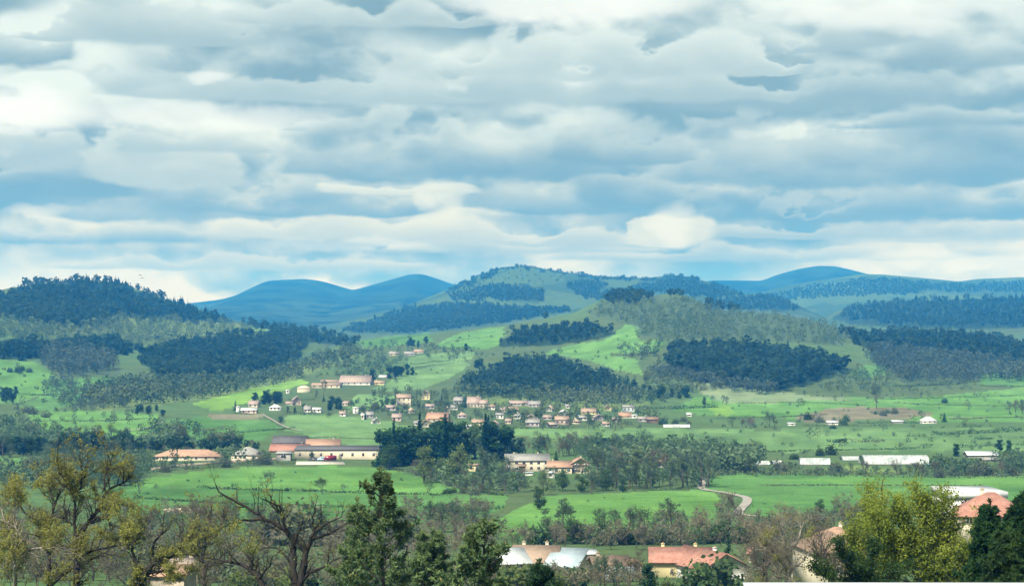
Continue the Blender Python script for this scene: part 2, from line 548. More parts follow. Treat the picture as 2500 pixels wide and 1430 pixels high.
# ================================================================== land cover
# albedo of what grows where (never light or shade)
GRASS = dict(bright=(.084, .184, .050), mid=(.064, .148, .046), pale=(.098, .178, .072), dull=(.066, .118, .048), lime=(.125, .235, .048),
             tan=(.145, .142, .098), grey=(.125, .172, .098), scrub=(.065, .100, .045), wood=(.022, .042, .022), bare=(.058, .092, .050), path=(.36, .34, .29),
             olive=(.10, .15, .055))
FIELDS = [  # (kind, polygon in photo pixels, y range, label, scale of mottling)
    ('bright', [(285, 1196), (390, 1160), (560, 1142), (720, 1136), (920, 1138), (1020, 1165), (1145, 1200), (1100, 1206), (900, 1203), (600, 1192), (420, 1188)], 'bright green meadow in front of the long farm buildings'),
    ('mid', [(270, 1188), (420, 1189), (600, 1194), (900, 1205), (1110, 1208), (1240, 1206), (1225, 1240), (1160, 1262), (900, 1290), (700, 1300), (300, 1255)], 'green pasture strip below the thin hedge, behind the foreground trees'),
    ('bright', [(1165, 1285), (1240, 1250), (1330, 1210), (1500, 1202), (1740, 1194), (1765, 1225), (1745, 1262), (1500, 1296), (1250, 1316)], 'green meadow in front of the belt of bare trees, left of the path'),
    ('mid', [(1725, 1166), (1800, 1156), (2500, 1162), (2800, 1164), (2800, 1215), (2300, 1225), (2100, 1244), (1990, 1250), (1835, 1262), (1832, 1212), (1715, 1196)], 'long green meadow right of the winding path'),
    ('bright', [(1900, 1172), (2060, 1163), (2500, 1163), (2800, 1165), (2800, 1196), (2300, 1188), (2060, 1180)], 'brighter strip of grass along the top of the long right meadow'),
    ('pale', [(1250, 1046), (1400, 1044), (1700, 1046), (1950, 1050), (2250, 1046), (2500, 1042), (2800, 1040), (2800, 1100), (1900, 1102), (1700, 1102), (1450, 1084), (1250, 1062)], 'wide pale green plain behind the manor trees, reaching to the right'),
    ('bright', [(1700, 970), (1860, 965), (2000, 966), (2140, 972), (2300, 965), (2500, 945), (2800, 945), (2800, 1030), (2320, 1028), (1940, 1020), (1800, 1018), (1690, 1008), (1640, 1000)], 'light green grassland on the right below the dark plantation'),
    ('grey', [(1675, 932), (1760, 938), (1850, 950), (2000, 968), (2130, 975), (1960, 978), (1850, 985), (1770, 982), (1720, 962)], 'grey green pasture directly under the dark plantation'),
    ('lime', [(1735, 996), (1785, 990), (1800, 1008), (1752, 1016)], 'small yellow green plot above the round tree clump'),
    ('tan', [(1935, 1016), (1990, 1003), (2045, 993), (2200, 995), (2310, 1013), (2230, 1018), (2160, 1022), (2050, 1028), (1960, 1028)], 'bare brown field on the right plain'),
    ('pale', [(690, 1016), (780, 1012), (920, 1022), (1010, 1040), (935, 1062), (925, 1092), (830, 1086), (700, 1050)], 'pale green field between the hamlet and the dark tall trees'),
    ('mid', [(400, 1022), (500, 1018), (650, 1022), (690, 1042), (640, 1075), (560, 1082), (440, 1064)], 'green plot with a shrub line left of the pale field'),
    ('tan', [(500, 1012), (560, 1009), (645, 1010), (655, 1019), (600, 1024), (520, 1025)], 'strip of bare pinkish soil beside the hamlet houses'),
    ('bright', [(60, 1010), (200, 1000), (380, 1010), (392, 1040), (340, 1066), (220, 1060), (100, 1050)], 'bright green field at the foot of the left wooded hill'),
    ('bright', [(-300, 885), (0, 878), (90, 880), (130, 915), (122, 960), (40, 985), (-300, 990)], 'sloping green pasture at the far left'),
    ('mid', [(128, 930), (280, 918), (262, 950), (205, 982), (110, 1006), (45, 992), (122, 962)], 'green pasture with a hedge line below the grey wood'),
    ('bright', [(-300, 1112), (0, 1114), (85, 1117), (68, 1150), (0, 1156), (-300, 1156)], 'patch of bright grass at the left edge'),
    ('lime', [(470, 985), (560, 962), (640, 944), (740, 925), (752, 936), (680, 958), (600, 984), (520, 1002)], 'bright strip of grass climbing to the hillside farm'),
    ('bright', [(1068, 838), (1130, 812), (1200, 800), (1235, 798), (1215, 848), (1150, 852), (1078, 848)], 'bright green slope left of the dark knob'),
    ('pale', [(910, 950), (960, 925), (1000, 908), (1060, 892), (1130, 880), (1152, 888), (1110, 918), (1050, 945), (950, 956)], 'light green slope beside the dark conifer knoll'),
    ('pale', [(995, 872), (1060, 862), (1155, 858), (1150, 878), (1060, 888), (1000, 898)], 'narrow hillside meadow above a hedge'),
    ('bright', [(1325, 862), (1400, 838), (1480, 830), (1505, 812), (1530, 790), (1560, 800), (1560, 832), (1625, 830), (1600, 858), (1490, 862), (1555, 880), (1565, 916), (1500, 902), (1440, 878)], 'bright hillside meadow between the dark knob and the conifer knoll'),
    ('mid', [(868, 832), (930, 824), (1045, 812), (1062, 834), (980, 842), (890, 846)], 'green hilltop meadow at the saddle'),
    ('mid', [(2068, 908), (2110, 892), (2165, 888), (2162, 912), (2085, 926)], 'small green clearing right of the dark plantation'),
    ('mid', [(2390, 912), (2500, 902), (2800, 905), (2800, 945), (2480, 944), (2395, 936)], 'green slope under the bare wood at the right edge'),
    ('pale', [(560, 800), (610, 796), (660, 806), (640, 818), (580, 816)], 'small clearing on the left hill'),
    ('pale', [(820, 1008), (840, 1000), (870, 960), (960, 968), (960, 990), (870, 1000)], 'little green paddock among the hamlet gardens'),
    ('olive', [(2000, 1140), (2080, 1136), (2200, 1140), (2280, 1146), (2200, 1152), (2040, 1150)], 'rough yellowish ground in front of the white tunnels'),
]
WOODCOV = [  # ground under woods: litter and shade plants
    ('wood', [(-300, 760), (0, 725), (130, 690), (270, 688), (400, 735), (580, 785), (480, 792), (380, 778), (280, 772), (280, 790), (180, 802), (100, 792), (0, 776), (-300, 800)]),
    ('wood', [(585, 783), (700, 797), (872, 830), (860, 846), (720, 832), (640, 806)]),
    ('wood', [(345, 850), (420, 825), (560, 800), (700, 800), (760, 830), (720, 880), (640, 908), (560, 922), (400, 927), (340, 882)]),
    ('wood', [(-300, 840), (0, 835), (120, 830), (280, 812), (350, 850), (240, 872), (40, 876), (-300, 880)]),
    ('bare', [(88, 862), (180, 850), (280, 880), (292, 916), (150, 922), (108, 890)]),
    ('olive', [(190, 965), (300, 940), (480, 930), (640, 925), (740, 890), (860, 850), (872, 870), (720, 928), (560, 968), (400, 988), (240, 1003)]),
    ('olive', [(290, 770), (580, 790), (640, 820), (520, 832), (300, 812)]),
    ('wood', [(1212, 836), (1250, 818), (1290, 807), (1380, 799), (1440, 796), (1512, 816), (1470, 826), (1420, 834), (1330, 844), (1230, 847)]),
    ('wood', [(1118, 955), (1155, 930), (1200, 907), (1250, 892), (1300, 887), (1350, 893), (1430, 912), (1500, 934), (1545, 956), (1500, 968), (1400, 974), (1250, 968), (1150, 965)]),
    ('wood', [(1612, 876), (1680, 856), (1800, 852), (1920, 867), (2050, 894), (2085, 906), (1990, 933), (1900, 958), (1780, 948), (1650, 915)]),
    ('wood', [(2050, 812), (2200, 806), (2400, 812), (2500, 838), (2800, 880), (2800, 930), (2500, 892), (2400, 878), (2250, 858), (2120, 852)]),
    ('bare', [(2120, 852), (2300, 858), (2400, 880), (2520, 895), (2500, 932), (2200, 938), (2150, 905)]),
    ('wood', [(2030, 775), (2100, 740), (2500, 724), (2800, 730), (2800, 800), (2200, 802), (2080, 792)]),
    ('bare', [(1425, 762), (1540, 713), (1700, 735), (1960, 770), (2082, 812), (2050, 842), (1800, 827), (1650, 836), (1560, 822), (1520, 790)]),
    ('wood', [(1715, 752), (1860, 716), (1965, 752), (1900, 760)]),
    ('olive', [(1120, 958), (1500, 963), (1600, 985), (1480, 1002), (1130, 985)]),
]
jx = GPX + (vnoise(GX / 9, GY / 14, 5) - .5) * 11 + (vnoise(GX / 34, GY / 60, 6) - .5) * 12
jy = GPY + (vnoise(GX / 9, GY / 14, 7) - .5) * 4
n1, n2, n3 = fbm(GX / 90, GY / 160, 21, 4), fbm(GX / 14, GY / 30, 31, 3), fbm(GX / 260, GY / 420, 41, 4)
far = np.clip((GY - 2600) / 1800, 0, 1)[..., None]


def C(k):
    return np.array(GRASS[k])


def lerp(a, b, w):
    return a + (b - a) * w[..., None]


# default: rough pasture, scrub and gardens; on far hills pasture with woods
near = lerp(C('dull'), C('scrub'), np.clip((n1 - .38) * 4, 0, 1))
pat = np.clip((n3 - .475) * 14, 0, 1)
farc = lerp(lerp(C('dull') * .8, C('pale') * .55, np.clip((n2 - .45) * 3, 0, 1)), C('wood') * 1.6, pat)
COVER = near * (1 - far) + farc * far
# the high distant peaks are forested, with open land lower down
l7 = GH == 7
COVER = np.where(l7[..., None], lerp(C('wood') * (.35 + .5 * np.clip((n1 - .3) * 3, 0, 1))[..., None], C('dull') * .45, np.clip((GPY - 735 + (n3 - .5) * 90) / 14, 0, 1) * np.clip((n1 - .35) * 5, 0, 1)), COVER)
LAB = np.full(GX.shape, -1)
for k, poly in WOODCOV:
    COVER = np.where((inpoly(jx, jy, poly) & GVIS & (GY < 5200))[..., None], C(k), COVER)
# woods and pastures on the long middle ridge and the right-hand ridge
for k, poly in [('wood', [(1150, 700), (1230, 690), (1330, 705), (1320, 740), (1230, 735), (1200, 715)]), ('wood', [(1385, 682), (1460, 676), (1470, 715), (1400, 720)]),
                ('wood', [(900, 780), (1000, 748), (1100, 735), (1250, 745), (1420, 755), (1300, 775), (1180, 795), (1000, 815), (860, 812)]),
                ('wood', [(1560, 690), (1640, 676), (1700, 682), (1800, 715), (1760, 722), (1640, 712)]), ('pale', [(1170, 690), (1260, 655), (1370, 670), (1380, 690), (1300, 695)]),
                ('pale', [(1150, 728), (1240, 728), (1240, 738), (1150, 740)]), ('pale', [(1470, 682), (1560, 682), (1555, 700), (1480, 700)]),
                ('pale', [(1960, 705), (2060, 690), (2080, 715), (2190, 728), (2040, 745), (1990, 730)]), ('wood', [(2060, 690), (2120, 672), (2300, 686), (2500, 688), (2500, 712), (2150, 716)]),
                ('wood', [(1840, 718), (1950, 690), (1960, 712), (1880, 728)]), ('pale', [(2220, 716), (2330, 714), (2330, 724), (2240, 724)])]:
    COVER = np.where((inpoly(jx, jy, poly) & GVIS & (GY > 3200))[..., None], C(k) * (1.4 if k == 'wood' else .52), COVER)
for i, (k, poly, lb) in enumerate(FIELDS):
    w_ = inpoly(jx, jy, poly) & GVIS & (GY > 330) & (GY < 4000)
    a_f = .35 + 2.4 * ((i * .618) % 1)            # each field is worked in its own direction
    st_ = .5 + .5 * np.sin((GX * math.cos(a_f) + GY * math.sin(a_f)) / 1.9 + 2 * (n2 - .5))
    c = C(k) * (1 + (n2 - .5)[..., None] * .50 + (n1 - .5)[..., None] * .55 + ((st_ - .5) * .10)[..., None])
    c = lerp(c, C('pale'), np.clip((n1 - .55) * 1.6, 0, .5))
    COVER = np.where(w_[..., None], c, COVER)
    LAB = np.where(w_, i, LAB)
# tracks
TRACKS = [([(1862, 1262), (1800, 1256), (1806, 1244), (1822, 1230), (1826, 1219), (1818, 1213), (1795, 1208), (1765, 1202), (1725, 1197), (1708, 1192), (1722, 1168), (1732, 1146)], 4.2),
          ([(690, 1040), (700, 1046), (725, 1050), (745, 1053)], 4), ([(395, 1030), (360, 1048), (300, 1053)], 4), ([(1400, 1048), (1250, 1047)], 3)]
trk = np.zeros(GX.shape, bool)
for pts, wd in TRACKS[:0]:
    pass
COVER = COVER * (1 + (n2 - .5)[..., None] * .25)

# faces grouped into one object per field / hill / valley floor
me_g, q, b_ = mat("land", None, 1.0, 0.0)
a_ = q.n('ShaderNodeAttribute', attribute_name='cover')
geo = q.n('ShaderNodeNewGeometry')
nz1 = q.noise(geo.outputs['Position'], 0.9, 4, 0.65)
nz2 = q.noise(geo.outputs['Position'], 0.07, 4, 0.6)
c_ = q.mix(1.0, a_.outputs['Color'], q.mix(q.step(nz1, .25, .75), (.72, .74, .70), (1.25, 1.22, 1.2)), 'MULTIPLY')
c_ = q.mix(1.0, c_, q.mix(q.step(nz2, .3, .7), (.86, .92, .88), (1.16, 1.08, 1.05)), 'MULTIPLY')
q.put(b_.inputs['Base Color'], c_)
bp_ = q.n('ShaderNodeBump')
bp_.inputs['Strength'].default_value = .5
bp_.inputs['Distance'].default_value = .5
q.put(bp_.inputs['Height'], nz1)
q.put(b_.inputs['Normal'], bp_.outputs[0])
LAND = me_g
FLAB = LAB[:-1, :-1].copy()
FH = GH[:-1, :-1]
FLAB = np.where(FLAB >= 0, FLAB, -10 - FH)          # -9 valley floor, -10.. hills
VERT = np.stack([GX, GY, GZ], -1).reshape(-1, 3)
ii, jj = np.meshgrid(np.arange(NR - 1), np.arange(NC - 1), indexing='ij')
QUAD = np.stack([ii * NC + jj, ii * NC + jj + 1, (ii + 1) * NC + jj + 1, (ii + 1) * NC + jj], -1)
HLAB = {0: 'steep wooded hill at the left with a ragged conifer top', 1: 'broad low hill in the middle with meadows and woods', 2: 'conical dark conifer knoll right above the village',
        3: 'long dark wooded ridge at the right edge', 4: 'small blue wooded ridge behind the middle hill', 5: 'long rounded green mountain in the middle distance',
        6: 'far green and blue ridge at the right', 7: 'farthest blue mountains with flat and pointed tops'}
for lab in np.unique(FLAB):
    f = QUAD[FLAB == lab]
    u_, inv = np.unique(f, return_inverse=True)
    nm_ = 'field' if lab >= 0 else ('ground' if lab == -9 else 'hill')
    me = newmesh(nm_, VERT[u_], inv.reshape(-1, 4), [LAND], smooth=True, cover=COVER.reshape(-1, 3)[u_])
    o = link(nm_, me)
    tag(o, FIELDS[lab][2] if lab >= 0 else ('valley floor of rough grass, scrub and gardens' if lab == -9 else HLAB[-10 - lab]), kind='structure')

# winding pale path and tracks: ribbons laid just above the ground
M_PATH = surf("path_gravel", (.19, .18, .155), (.29, .275, .24), 0.4, 0.95, 0.05)


def ribbon(name, pts, width, label, lift=.10):
    P = []
    for (a, b), (c, d) in zip(pts[:-1], pts[1:]):
        for t in np.linspace(0, 1, 8, endpoint=False):
            P.append((a + (c - a) * t, b + (d - b) * t))
    P.append(pts[-1])
    W = hits([p[0] for p in P], [p[1] for p in P])
    W[:, :2] = np.stack([np.convolve(np.pad(W[:, k], 3, mode='edge'), np.ones(7) / 7, 'valid') for k in (0, 1)], 1)
    T = np.gradient(W[:, :2], axis=0)
    T /= np.linalg.norm(T, axis=1)[:, None] + 1e-9
    Nn = np.stack([-T[:, 1], T[:, 0]], 1) * width / 2
    V, n = [], len(W)
    for s in (-1, -.33, .33, 1):
        xy = W[:, :2] + Nn * s
        V.append(np.column_stack([xy, height(xy[:, 0], xy[:, 1]) + lift]))
    V = np.concatenate(V)
    f = [(k * n + i, k * n + i + 1, (k + 1) * n + i + 1, (k + 1) * n + i) for k in range(3) for i in range(n - 1)]
    return tag(link(name, newmesh(name, V, np.array(f), [M_PATH])), label, kind='structure')


ribbon('path', TRACKS[0][0], 2.8, 'pale winding path between the green meadows', .25)
ribbon('track', [(640, 1012), (655, 1020), (676, 1032), (690, 1040), (706, 1047), (740, 1053)], 1.3, 'thin pale track curving down beside the pale field', .5)
ribbon('track', [(395, 1030), (375, 1042), (350, 1049), (300, 1053)], 2.6, 'pale sandy track at the edge of the left field', .5)
ribbon('track', [(2310, 1020), (2350, 1021), (2410, 1021)], 4.0, 'straight pale track beside the dark conifer on the right plain', .5)

# ================================================================== vegetation builders
def unit(v):
    return v / (np.linalg.norm(v, axis=-1, keepdims=True) + 1e-9)


def sprout(P, D, L, R, ns, crook, up, rs, taper=.75):
    """grow one polyline per row; returns segments (p0,p1,r0,r1) and the node positions / directions / radii"""
    n = len(P)
    P, D = P.copy(), unit(D)
    nodes, dirs, rad = [P], [D], [R]
    S = []
    for i in range(ns):
        D = unit(D + rs.normal(0, crook, (n, 3)) + np.array([0, 0, up]))
        Q = P + D * (L / ns)[:, None]
        r0, r1 = R * (1 - taper * i / ns), R * (1 - taper * (i + 1) / ns)
        S.append((P, Q, r0, r1))
        P = Q
        nodes.append(P); dirs.append(D); rad.append(r1)
    seg = tuple(np.concatenate([s[k] for s in S]) for k in range(4))
    return seg, np.stack(nodes), np.stack(dirs), np.stack(rad)


def children(nodes, dirs, rad, m, lo, ang, rs):
    """m child starts per branch, leaving at about ang radians"""
    k, n = nodes.shape[0], nodes.shape[1]
    st = np.clip((lo + (1 - lo) * rs.random((m, n)) ** .8) * (k - 1), 0, k - 1)
    i0 = np.floor(st).astype(int)
    i1 = np.minimum(i0 + 1, k - 1)
    w = (st - i0)[..., None]
    c = np.arange(n)[None, :].repeat(m, 0)
    P = nodes[i0, c] * (1 - w) + nodes[i1, c] * w
    D = dirs[i1, c]
    R = rad[i1, c]
    rp = rs.normal(0, 1, D.shape)
    rp = unit(rp - D * (rp * D).sum(-1, keepdims=True))
    a = (ang * (.7 + .6 * rs.random((m, n))))[..., None]
    Dn = D * np.cos(a) + rp * np.sin(a)
    return P.reshape(-1, 3), Dn.reshape(-1, 3), R.reshape(-1), st.reshape(-1) / max(1, k - 1)


def tubes(seg, k=4):
    p0, p1, r0, r1 = seg
    d = unit(p1 - p0)
    h = np.where(np.abs(d[:, 2:3]) > .9, np.array([[1., 0, 0]]), np.array([[0., 0, 1]]))
    a = unit(np.cross(d, h))
    b = np.cross(d, a)
    th = np.arange(k) * 2 * np.pi / k
    ring = a[:, None, :] * np.cos(th)[None, :, None] + b[:, None, :] * np.sin(th)[None, :, None]
    V = np.stack([p0[:, None] + ring * r0[:, None, None], p1[:, None] + ring * r1[:, None, None]], 1).reshape(-1, 3)
    n = len(p0)
    o = np.arange(n)[:, None] * 2 * k
    j = np.arange(k)[None]
    Fq = np.stack([o + j, o + (j + 1) % k, o + k + (j + 1) % k, o + k + j], -1).reshape(-1, 4)
    return V, Fq


def cards(P, size, rs, up=0.0, aspect=.6, tint=None, D=None):
    """leaf-sized diamond faces turned every way"""
    n = len(P)
    size = np.broadcast_to(np.asarray(size, float), (n,)) * (.65 + .7 * rs.random(n))
    a = unit(rs.normal(0, 1, (n, 3)) + np.array([0, 0, up])) if D is None else unit(D + rs.normal(0, .35, (n, 3)))
    b = unit(np.cross(a, rs.normal(0, 1, (n, 3))))
    a_ = a * size[:, None]
    b_ = b * (size * aspect)[:, None] * .5
    V = np.stack([P - a_ * .5, P + b_, P + a_ * .5, P - b_], 1).reshape(-1, 3)
    Fq = np.arange(n * 4).reshape(n, 4)
    t = rs.random(n) if tint is None else tint
    return V, Fq, np.repeat(np.clip(t, 0, 1), 4)


def join(parts):
    V, Fq, T, o = [], {}, [], 0
    for p in parts:
        v, f = p[0], p[1]
        t = p[2] if len(p) > 2 else np.full(len(v), .5)
        V.append(v); T.append(t)
        Fq.setdefault(f.shape[1], []).append(f + o)
        o += len(v)
    return np.concatenate(V), [np.concatenate(x) for x in Fq.values()], np.concatenate(T)


def cat(*segs):
    return tuple(np.concatenate([s[k] for s in segs]) for k in range(4))


# materials
M_BARK = surf("bark_grey", (.055, .048, .040), (.115, .100, .082), 6, 1, .05, .3, stretch=(1, 1, .25))
M_BARKD = surf("bark_dark", (.020, .018, .016), (.050, .043, .036), 6, 1, .05, .3, stretch=(1, 1, .25))
M_BARKP = surf("bark_pale", (.16, .14, .11), (.30, .27, .22), 6, 1, .05, .3, stretch=(1, 1, .25))
M_TWIG = leafmat("twigs_grey", (.058, .092, .050), (.130, .175, .100), .30, .22, (.080, .120, .070))
M_TWIGB = leafmat("twigs_brown", (.105, .094, .066), (.190, .168, .115), .30, .2)
M_FRESH = leafmat("fresh_leaves", (.080, .120, .038), (.150, .190, .062), .42, .25)
M_GREEN = leafmat("green_leaves", (.038, .078, .026), (.080, .140, .045), .42, .25)
M_DARK = leafmat("dark_needles", (.016, .048, .017), (.042, .092, .030), .30, .22)
M_SPRUCE = leafmat("spruce_needles", (.018, .046, .020), (.042, .082, .034), .30, .25)
M_PINE = leafmat("pine_needles", (.046, .092, .040), (.185, .255, .100), .30, .15)
M_YELLOW = leafmat("yellow_green_leaves", (.125, .180, .030), (.300, .350, .060), .42, .1)
M_BUD = leafmat("budding_leaves", (.125, .135, .036), (.285, .285, .075), .42, .1)
M_BUSH = leafmat("bush_leaves", (.030, .064, .026), (.072, .118, .044), .30, .3)
M_SCRUB = leafmat("scrub_twigs", (.060, .092, .050), (.135, .150, .085), .30, .25)
M_CANDLE = leafmat("pine_candles", (.30, .22, .10), (.40, .28, .13), .2, .1)


def proto_bare(rs, spread=1.0, leafy=0.0, trunk_h=.14, leaf=.05, n_tw=9):
    """unit-height leafless or lightly budding tree: limbs and a cloud of fine twigs"""
    s0, N, D, R = sprout(np.zeros((1, 3)), np.array([[rs.normal(0, .08), rs.normal(0, .08), 1]]), np.array([.72]), np.array([.026]), 7, .07, .05, rs, .8)
    P1, D1, R1, t1 = children(N, D, R, 13, trunk_h, .85, rs)
    L1 = .38 * spread * (1.12 - .72 * t1) * (.8 + .5 * rs.random(len(t1)))
    s1, N1, DD1, RR1 = sprout(P1, D1, L1, R1 * .55, 4, .16, .16, rs)
    P2, D2, R2, t2 = children(N1, DD1, RR1, 5, .2, .8, rs)
    s2, N2, DD2, RR2 = sprout(P2, D2, .15 * spread * (.7 + .6 * rs.random(len(P2))), np.maximum(R2 * .5, .0022), 3, .2, .12, rs)
    trunk = tubes(cat(s0, s1), 4)
    P3, D3, R3, t3 = children(N2, DD2, RR2, n_tw, .1, .8, rs)
    s3, N3, _, _ = sprout(P3, D3, .085 * (.6 + .8 * rs.random(len(P3))), np.full(len(P3), .0030), 1, .2, .1, rs, .5)
    tw = tubes(s3, 3) if False else None
    # fine twigs as thin slivers
    mid_ = (s3[0] + s3[1]) / 2
    tv = cards(mid_, np.linalg.norm(s3[1] - s3[0], axis=1) * 1.1, rs, aspect=.13, D=s3[1] - s3[0], tint=rs.random(len(mid_)) * .8)
    br = tubes(s2, 3)
    parts = [(tv[0], tv[1], tv[2]), (br[0], br[1], np.full(len(br[0]), .15))]
    if leafy > 0:
        q_ = N3[-1][rs.random(len(mid_)) < leafy]
        parts.append(cards(q_ + rs.normal(0, .012, q_.shape), leaf, rs))
    return trunk, join(parts)


def proto_blob(rs, n, leaf, rx=.36, z0=.22, clumps=16, shape=1.0, trunk=True, dens=.5):
    """unit-height leafy crown: clumps of leaf faces round limb ends, with gaps between"""
    th, u, v = rs.random(clumps) * 6.283, rs.random(clumps) ** .5, rs.random(clumps)
    zc = z0 + .1 + (0.92 - z0 - .12) * v
    rr = rx * np.sqrt(np.clip(1 - ((zc - (z0 + .42 * (1 - z0))) / (.56 * (1 - z0))) ** 2, .05, 1)) * .78 * shape
    Cc = np.stack([np.cos(th) * rr * u, np.sin(th) * rr * u, zc], 1)
    k = rs.integers(0, clumps, n)
    rad = rx * dens * (.55 + .6 * rs.random(clumps))
    d = unit(rs.normal(0, 1, (n, 3))) * (rs.random(n) ** .45)[:, None]
    P = Cc[k] + d * rad[k][:, None] * np.array([1, 1, .8])
    P[:, 2] = np.clip(P[:, 2], z0 * .6, 1.0)
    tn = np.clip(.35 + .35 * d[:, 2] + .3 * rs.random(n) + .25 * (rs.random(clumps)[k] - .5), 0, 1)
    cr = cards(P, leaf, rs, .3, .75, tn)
    s0, N, D, R = sprout(np.zeros((1, 3)), np.array([[0, 0, 1.]]), np.array([.75]), np.array([.028]), 5, .05, .03, rs, .8)
    seg = s0
    if trunk:
        b0 = np.stack([np.zeros(clumps), np.zeros(clumps), np.clip(Cc[:, 2] - .22, .1, .7)], 1)
        seg = cat(s0, (b0, Cc, np.full(clumps, .012), np.full(clumps, .004)))
    return tubes(seg, 4), join([cr])


def proto_cone(rs, tiers=16, per=11, r0=.20, z0=.06, droop=.25, jag=.35, leaf=.1):
    """unit-height conifer: tiers of drooping sprays round a stem"""
    P, D, S = [], [], []
    for i in range(tiers):
        t = i / (tiers - 1)
        z = z0 + (1 - z0) * t ** .92
        r = r0 * (1 - t) ** .85 * (1 + jag * (rs.random() - .5)) + .008
        m = max(4, int(per * (1 - .5 * t)))
        th = rs.random(m) * 6.283
        for k in range(3):
            rr = r * (.30 + .33 * k) * (.8 + .4 * rs.random(m))
            P.append(np.stack([np.cos(th) * rr, np.sin(th) * rr, z - rr * droop + .02 * rs.random(m)], 1))
            D.append(np.stack([np.cos(th), np.sin(th), np.full(m, -droop)], 1))
            S.append(np.full(m, leaf * (1 - .55 * t) * (1.1 - .15 * k)))
    P, D, S = np.concatenate(P), np.concatenate(D), np.concatenate(S)
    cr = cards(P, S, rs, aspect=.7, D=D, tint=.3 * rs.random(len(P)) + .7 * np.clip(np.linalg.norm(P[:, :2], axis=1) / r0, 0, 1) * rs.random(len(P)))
    stem = (np.array([[0, 0, 0.]]), np.array([[0, 0, .97]]), np.array([.02]), np.array([.004]))
    return tubes(stem, 5), join([cr])


def proto_bush(rs, n=420, leaf=.16):
    th = rs.random(n) * 6.283
    d = unit(rs.normal(0, 1, (n, 3)))
    d[:, 2] = np.abs(d[:, 2])
    lump = 1 + .25 * np.sin(th * 3 + rs.random() * 6) + .2 * rs.random(n)
    P = d * (rs.random(n) ** .3)[:, None] * np.array([.62, .62, .88]) * lump[:, None] * .85
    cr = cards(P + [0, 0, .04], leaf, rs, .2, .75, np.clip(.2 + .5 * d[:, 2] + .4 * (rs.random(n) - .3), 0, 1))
    k = 7
    e = unit(np.stack([rs.normal(0, .5, k), rs.normal(0, .5, k), np.ones(k)], 1)) * .6
    st = (np.zeros((k, 3)), e, np.full(k, .03), np.full(k, .01))
    return tubes(st, 3), join([cr])


NV = 4
PROTO = {}


def make_proto(kind):
    out = []
    for i in range(NV):
        rs = np.random.default_rng(100 * (sorted(KINDS).index(kind)) + i)
        fn, kw, mb, mc = KINDS[kind]
        (tv, tf), (cv, cf, ct) = fn(rs, **kw)
        out.append((newmesh('trunk', tv, tf, [mb]), newmesh('crown', cv, cf, [mc], tint=ct)))
    return out


KINDS = {
    'bare': (proto_bare, dict(spread=1.0), M_BARK, M_TWIG),
    'bare_wide': (proto_bare, dict(spread=1.45, trunk_h=.12), M_BARK, M_TWIG),
    'bare_thin': (proto_bare, dict(spread=.62, trunk_h=.18, n_tw=7), M_BARK, M_TWIG),
    'bare_brown': (proto_bare, dict(spread=1.1, n_tw=10), M_BARK, M_TWIGB),
    'budding': (proto_bare, dict(spread=1.15, leafy=.55, leaf=.045), M_BARK, M_FRESH),
    'fresh': (proto_blob, dict(n=1500, leaf=.05, rx=.36, z0=.08, clumps=22), M_BARK, M_FRESH),
    'green': (proto_blob, dict(n=1600, leaf=.05, rx=.38, z0=.06, clumps=22), M_BARK, M_GREEN),
    'dark': (proto_blob, dict(n=1900, leaf=.055, rx=.24, z0=.0, clumps=26, dens=.55), M_BARKD, M_DARK),
    'column': (proto_cone, dict(tiers=22, per=12, r0=.11, z0=.03, droop=-.6, leaf=.085), M_BARKD, M_DARK),
    'spruce': (proto_cone, dict(tiers=18, per=13, r0=.23), M_BARKD, M_DARK),
    'pinetop': (proto_blob, dict(n=1400, leaf=.06, rx=.32, z0=.12, clumps=20), M_BARKD, M_SPRUCE),
    'bush': (proto_bush, dict(), M_BARKD, M_BUSH),
    'bush_grey': (proto_bush, dict(n=520, leaf=.12), M_BARK, M_SCRUB),
    'bush_green': (proto_bush, dict(n=480, leaf=.14), M_BARK, M_FRESH),
}
OBJNAME = dict(bare='bare_tree', bare_wide='bare_tree', bare_thin='bare_tree', bare_brown='bare_tree', budding='budding_tree', fresh='leafy_tree', green='leafy_tree',
               dark='evergreen_tree', column='cypress_tree', spruce='spruce_tree', pinetop='pine_tree', bush='bush', bush_grey='bush', bush_green='bush')


def put_tree(kind, loc, h, label, group=None, w=1.0, rs=rng):
    if kind not in PROTO:
        PROTO[kind] = make_proto(kind)
    tm, cm = PROTO[kind][int(rs.integers(NV))]
    nm_ = OBJNAME[kind]
    e = link(nm_, None, loc=(loc[0], loc[1], loc[2] - .15))
    e.rotation_euler = (0, 0, float(rs.random() * 6.283))
    e.scale = (h * w, h * w, h)
    e.empty_display_size = .1
    tag(e, label, 'bush' if nm_ == 'bush' else 'tree', group)
    link('branches' if nm_ == 'bush' else 'trunk', tm, e)
    link('foliage' if nm_ == 'bush' else 'crown', cm, e)
    return e


def tree(kind, px, py, hpx, label, group=None, w=1.0):
    """a tree standing on the ground seen at photo pixel (px, py), hpx photo pixels tall"""
    p = at(px, py)
    return put_tree(kind, p, hpx / F * p[1], label, group, w)


ORD = 'first second third fourth fifth sixth seventh eighth ninth tenth eleventh twelfth thirteenth fourteenth fifteenth sixteenth seventeenth eighteenth nineteenth twentieth'.split()


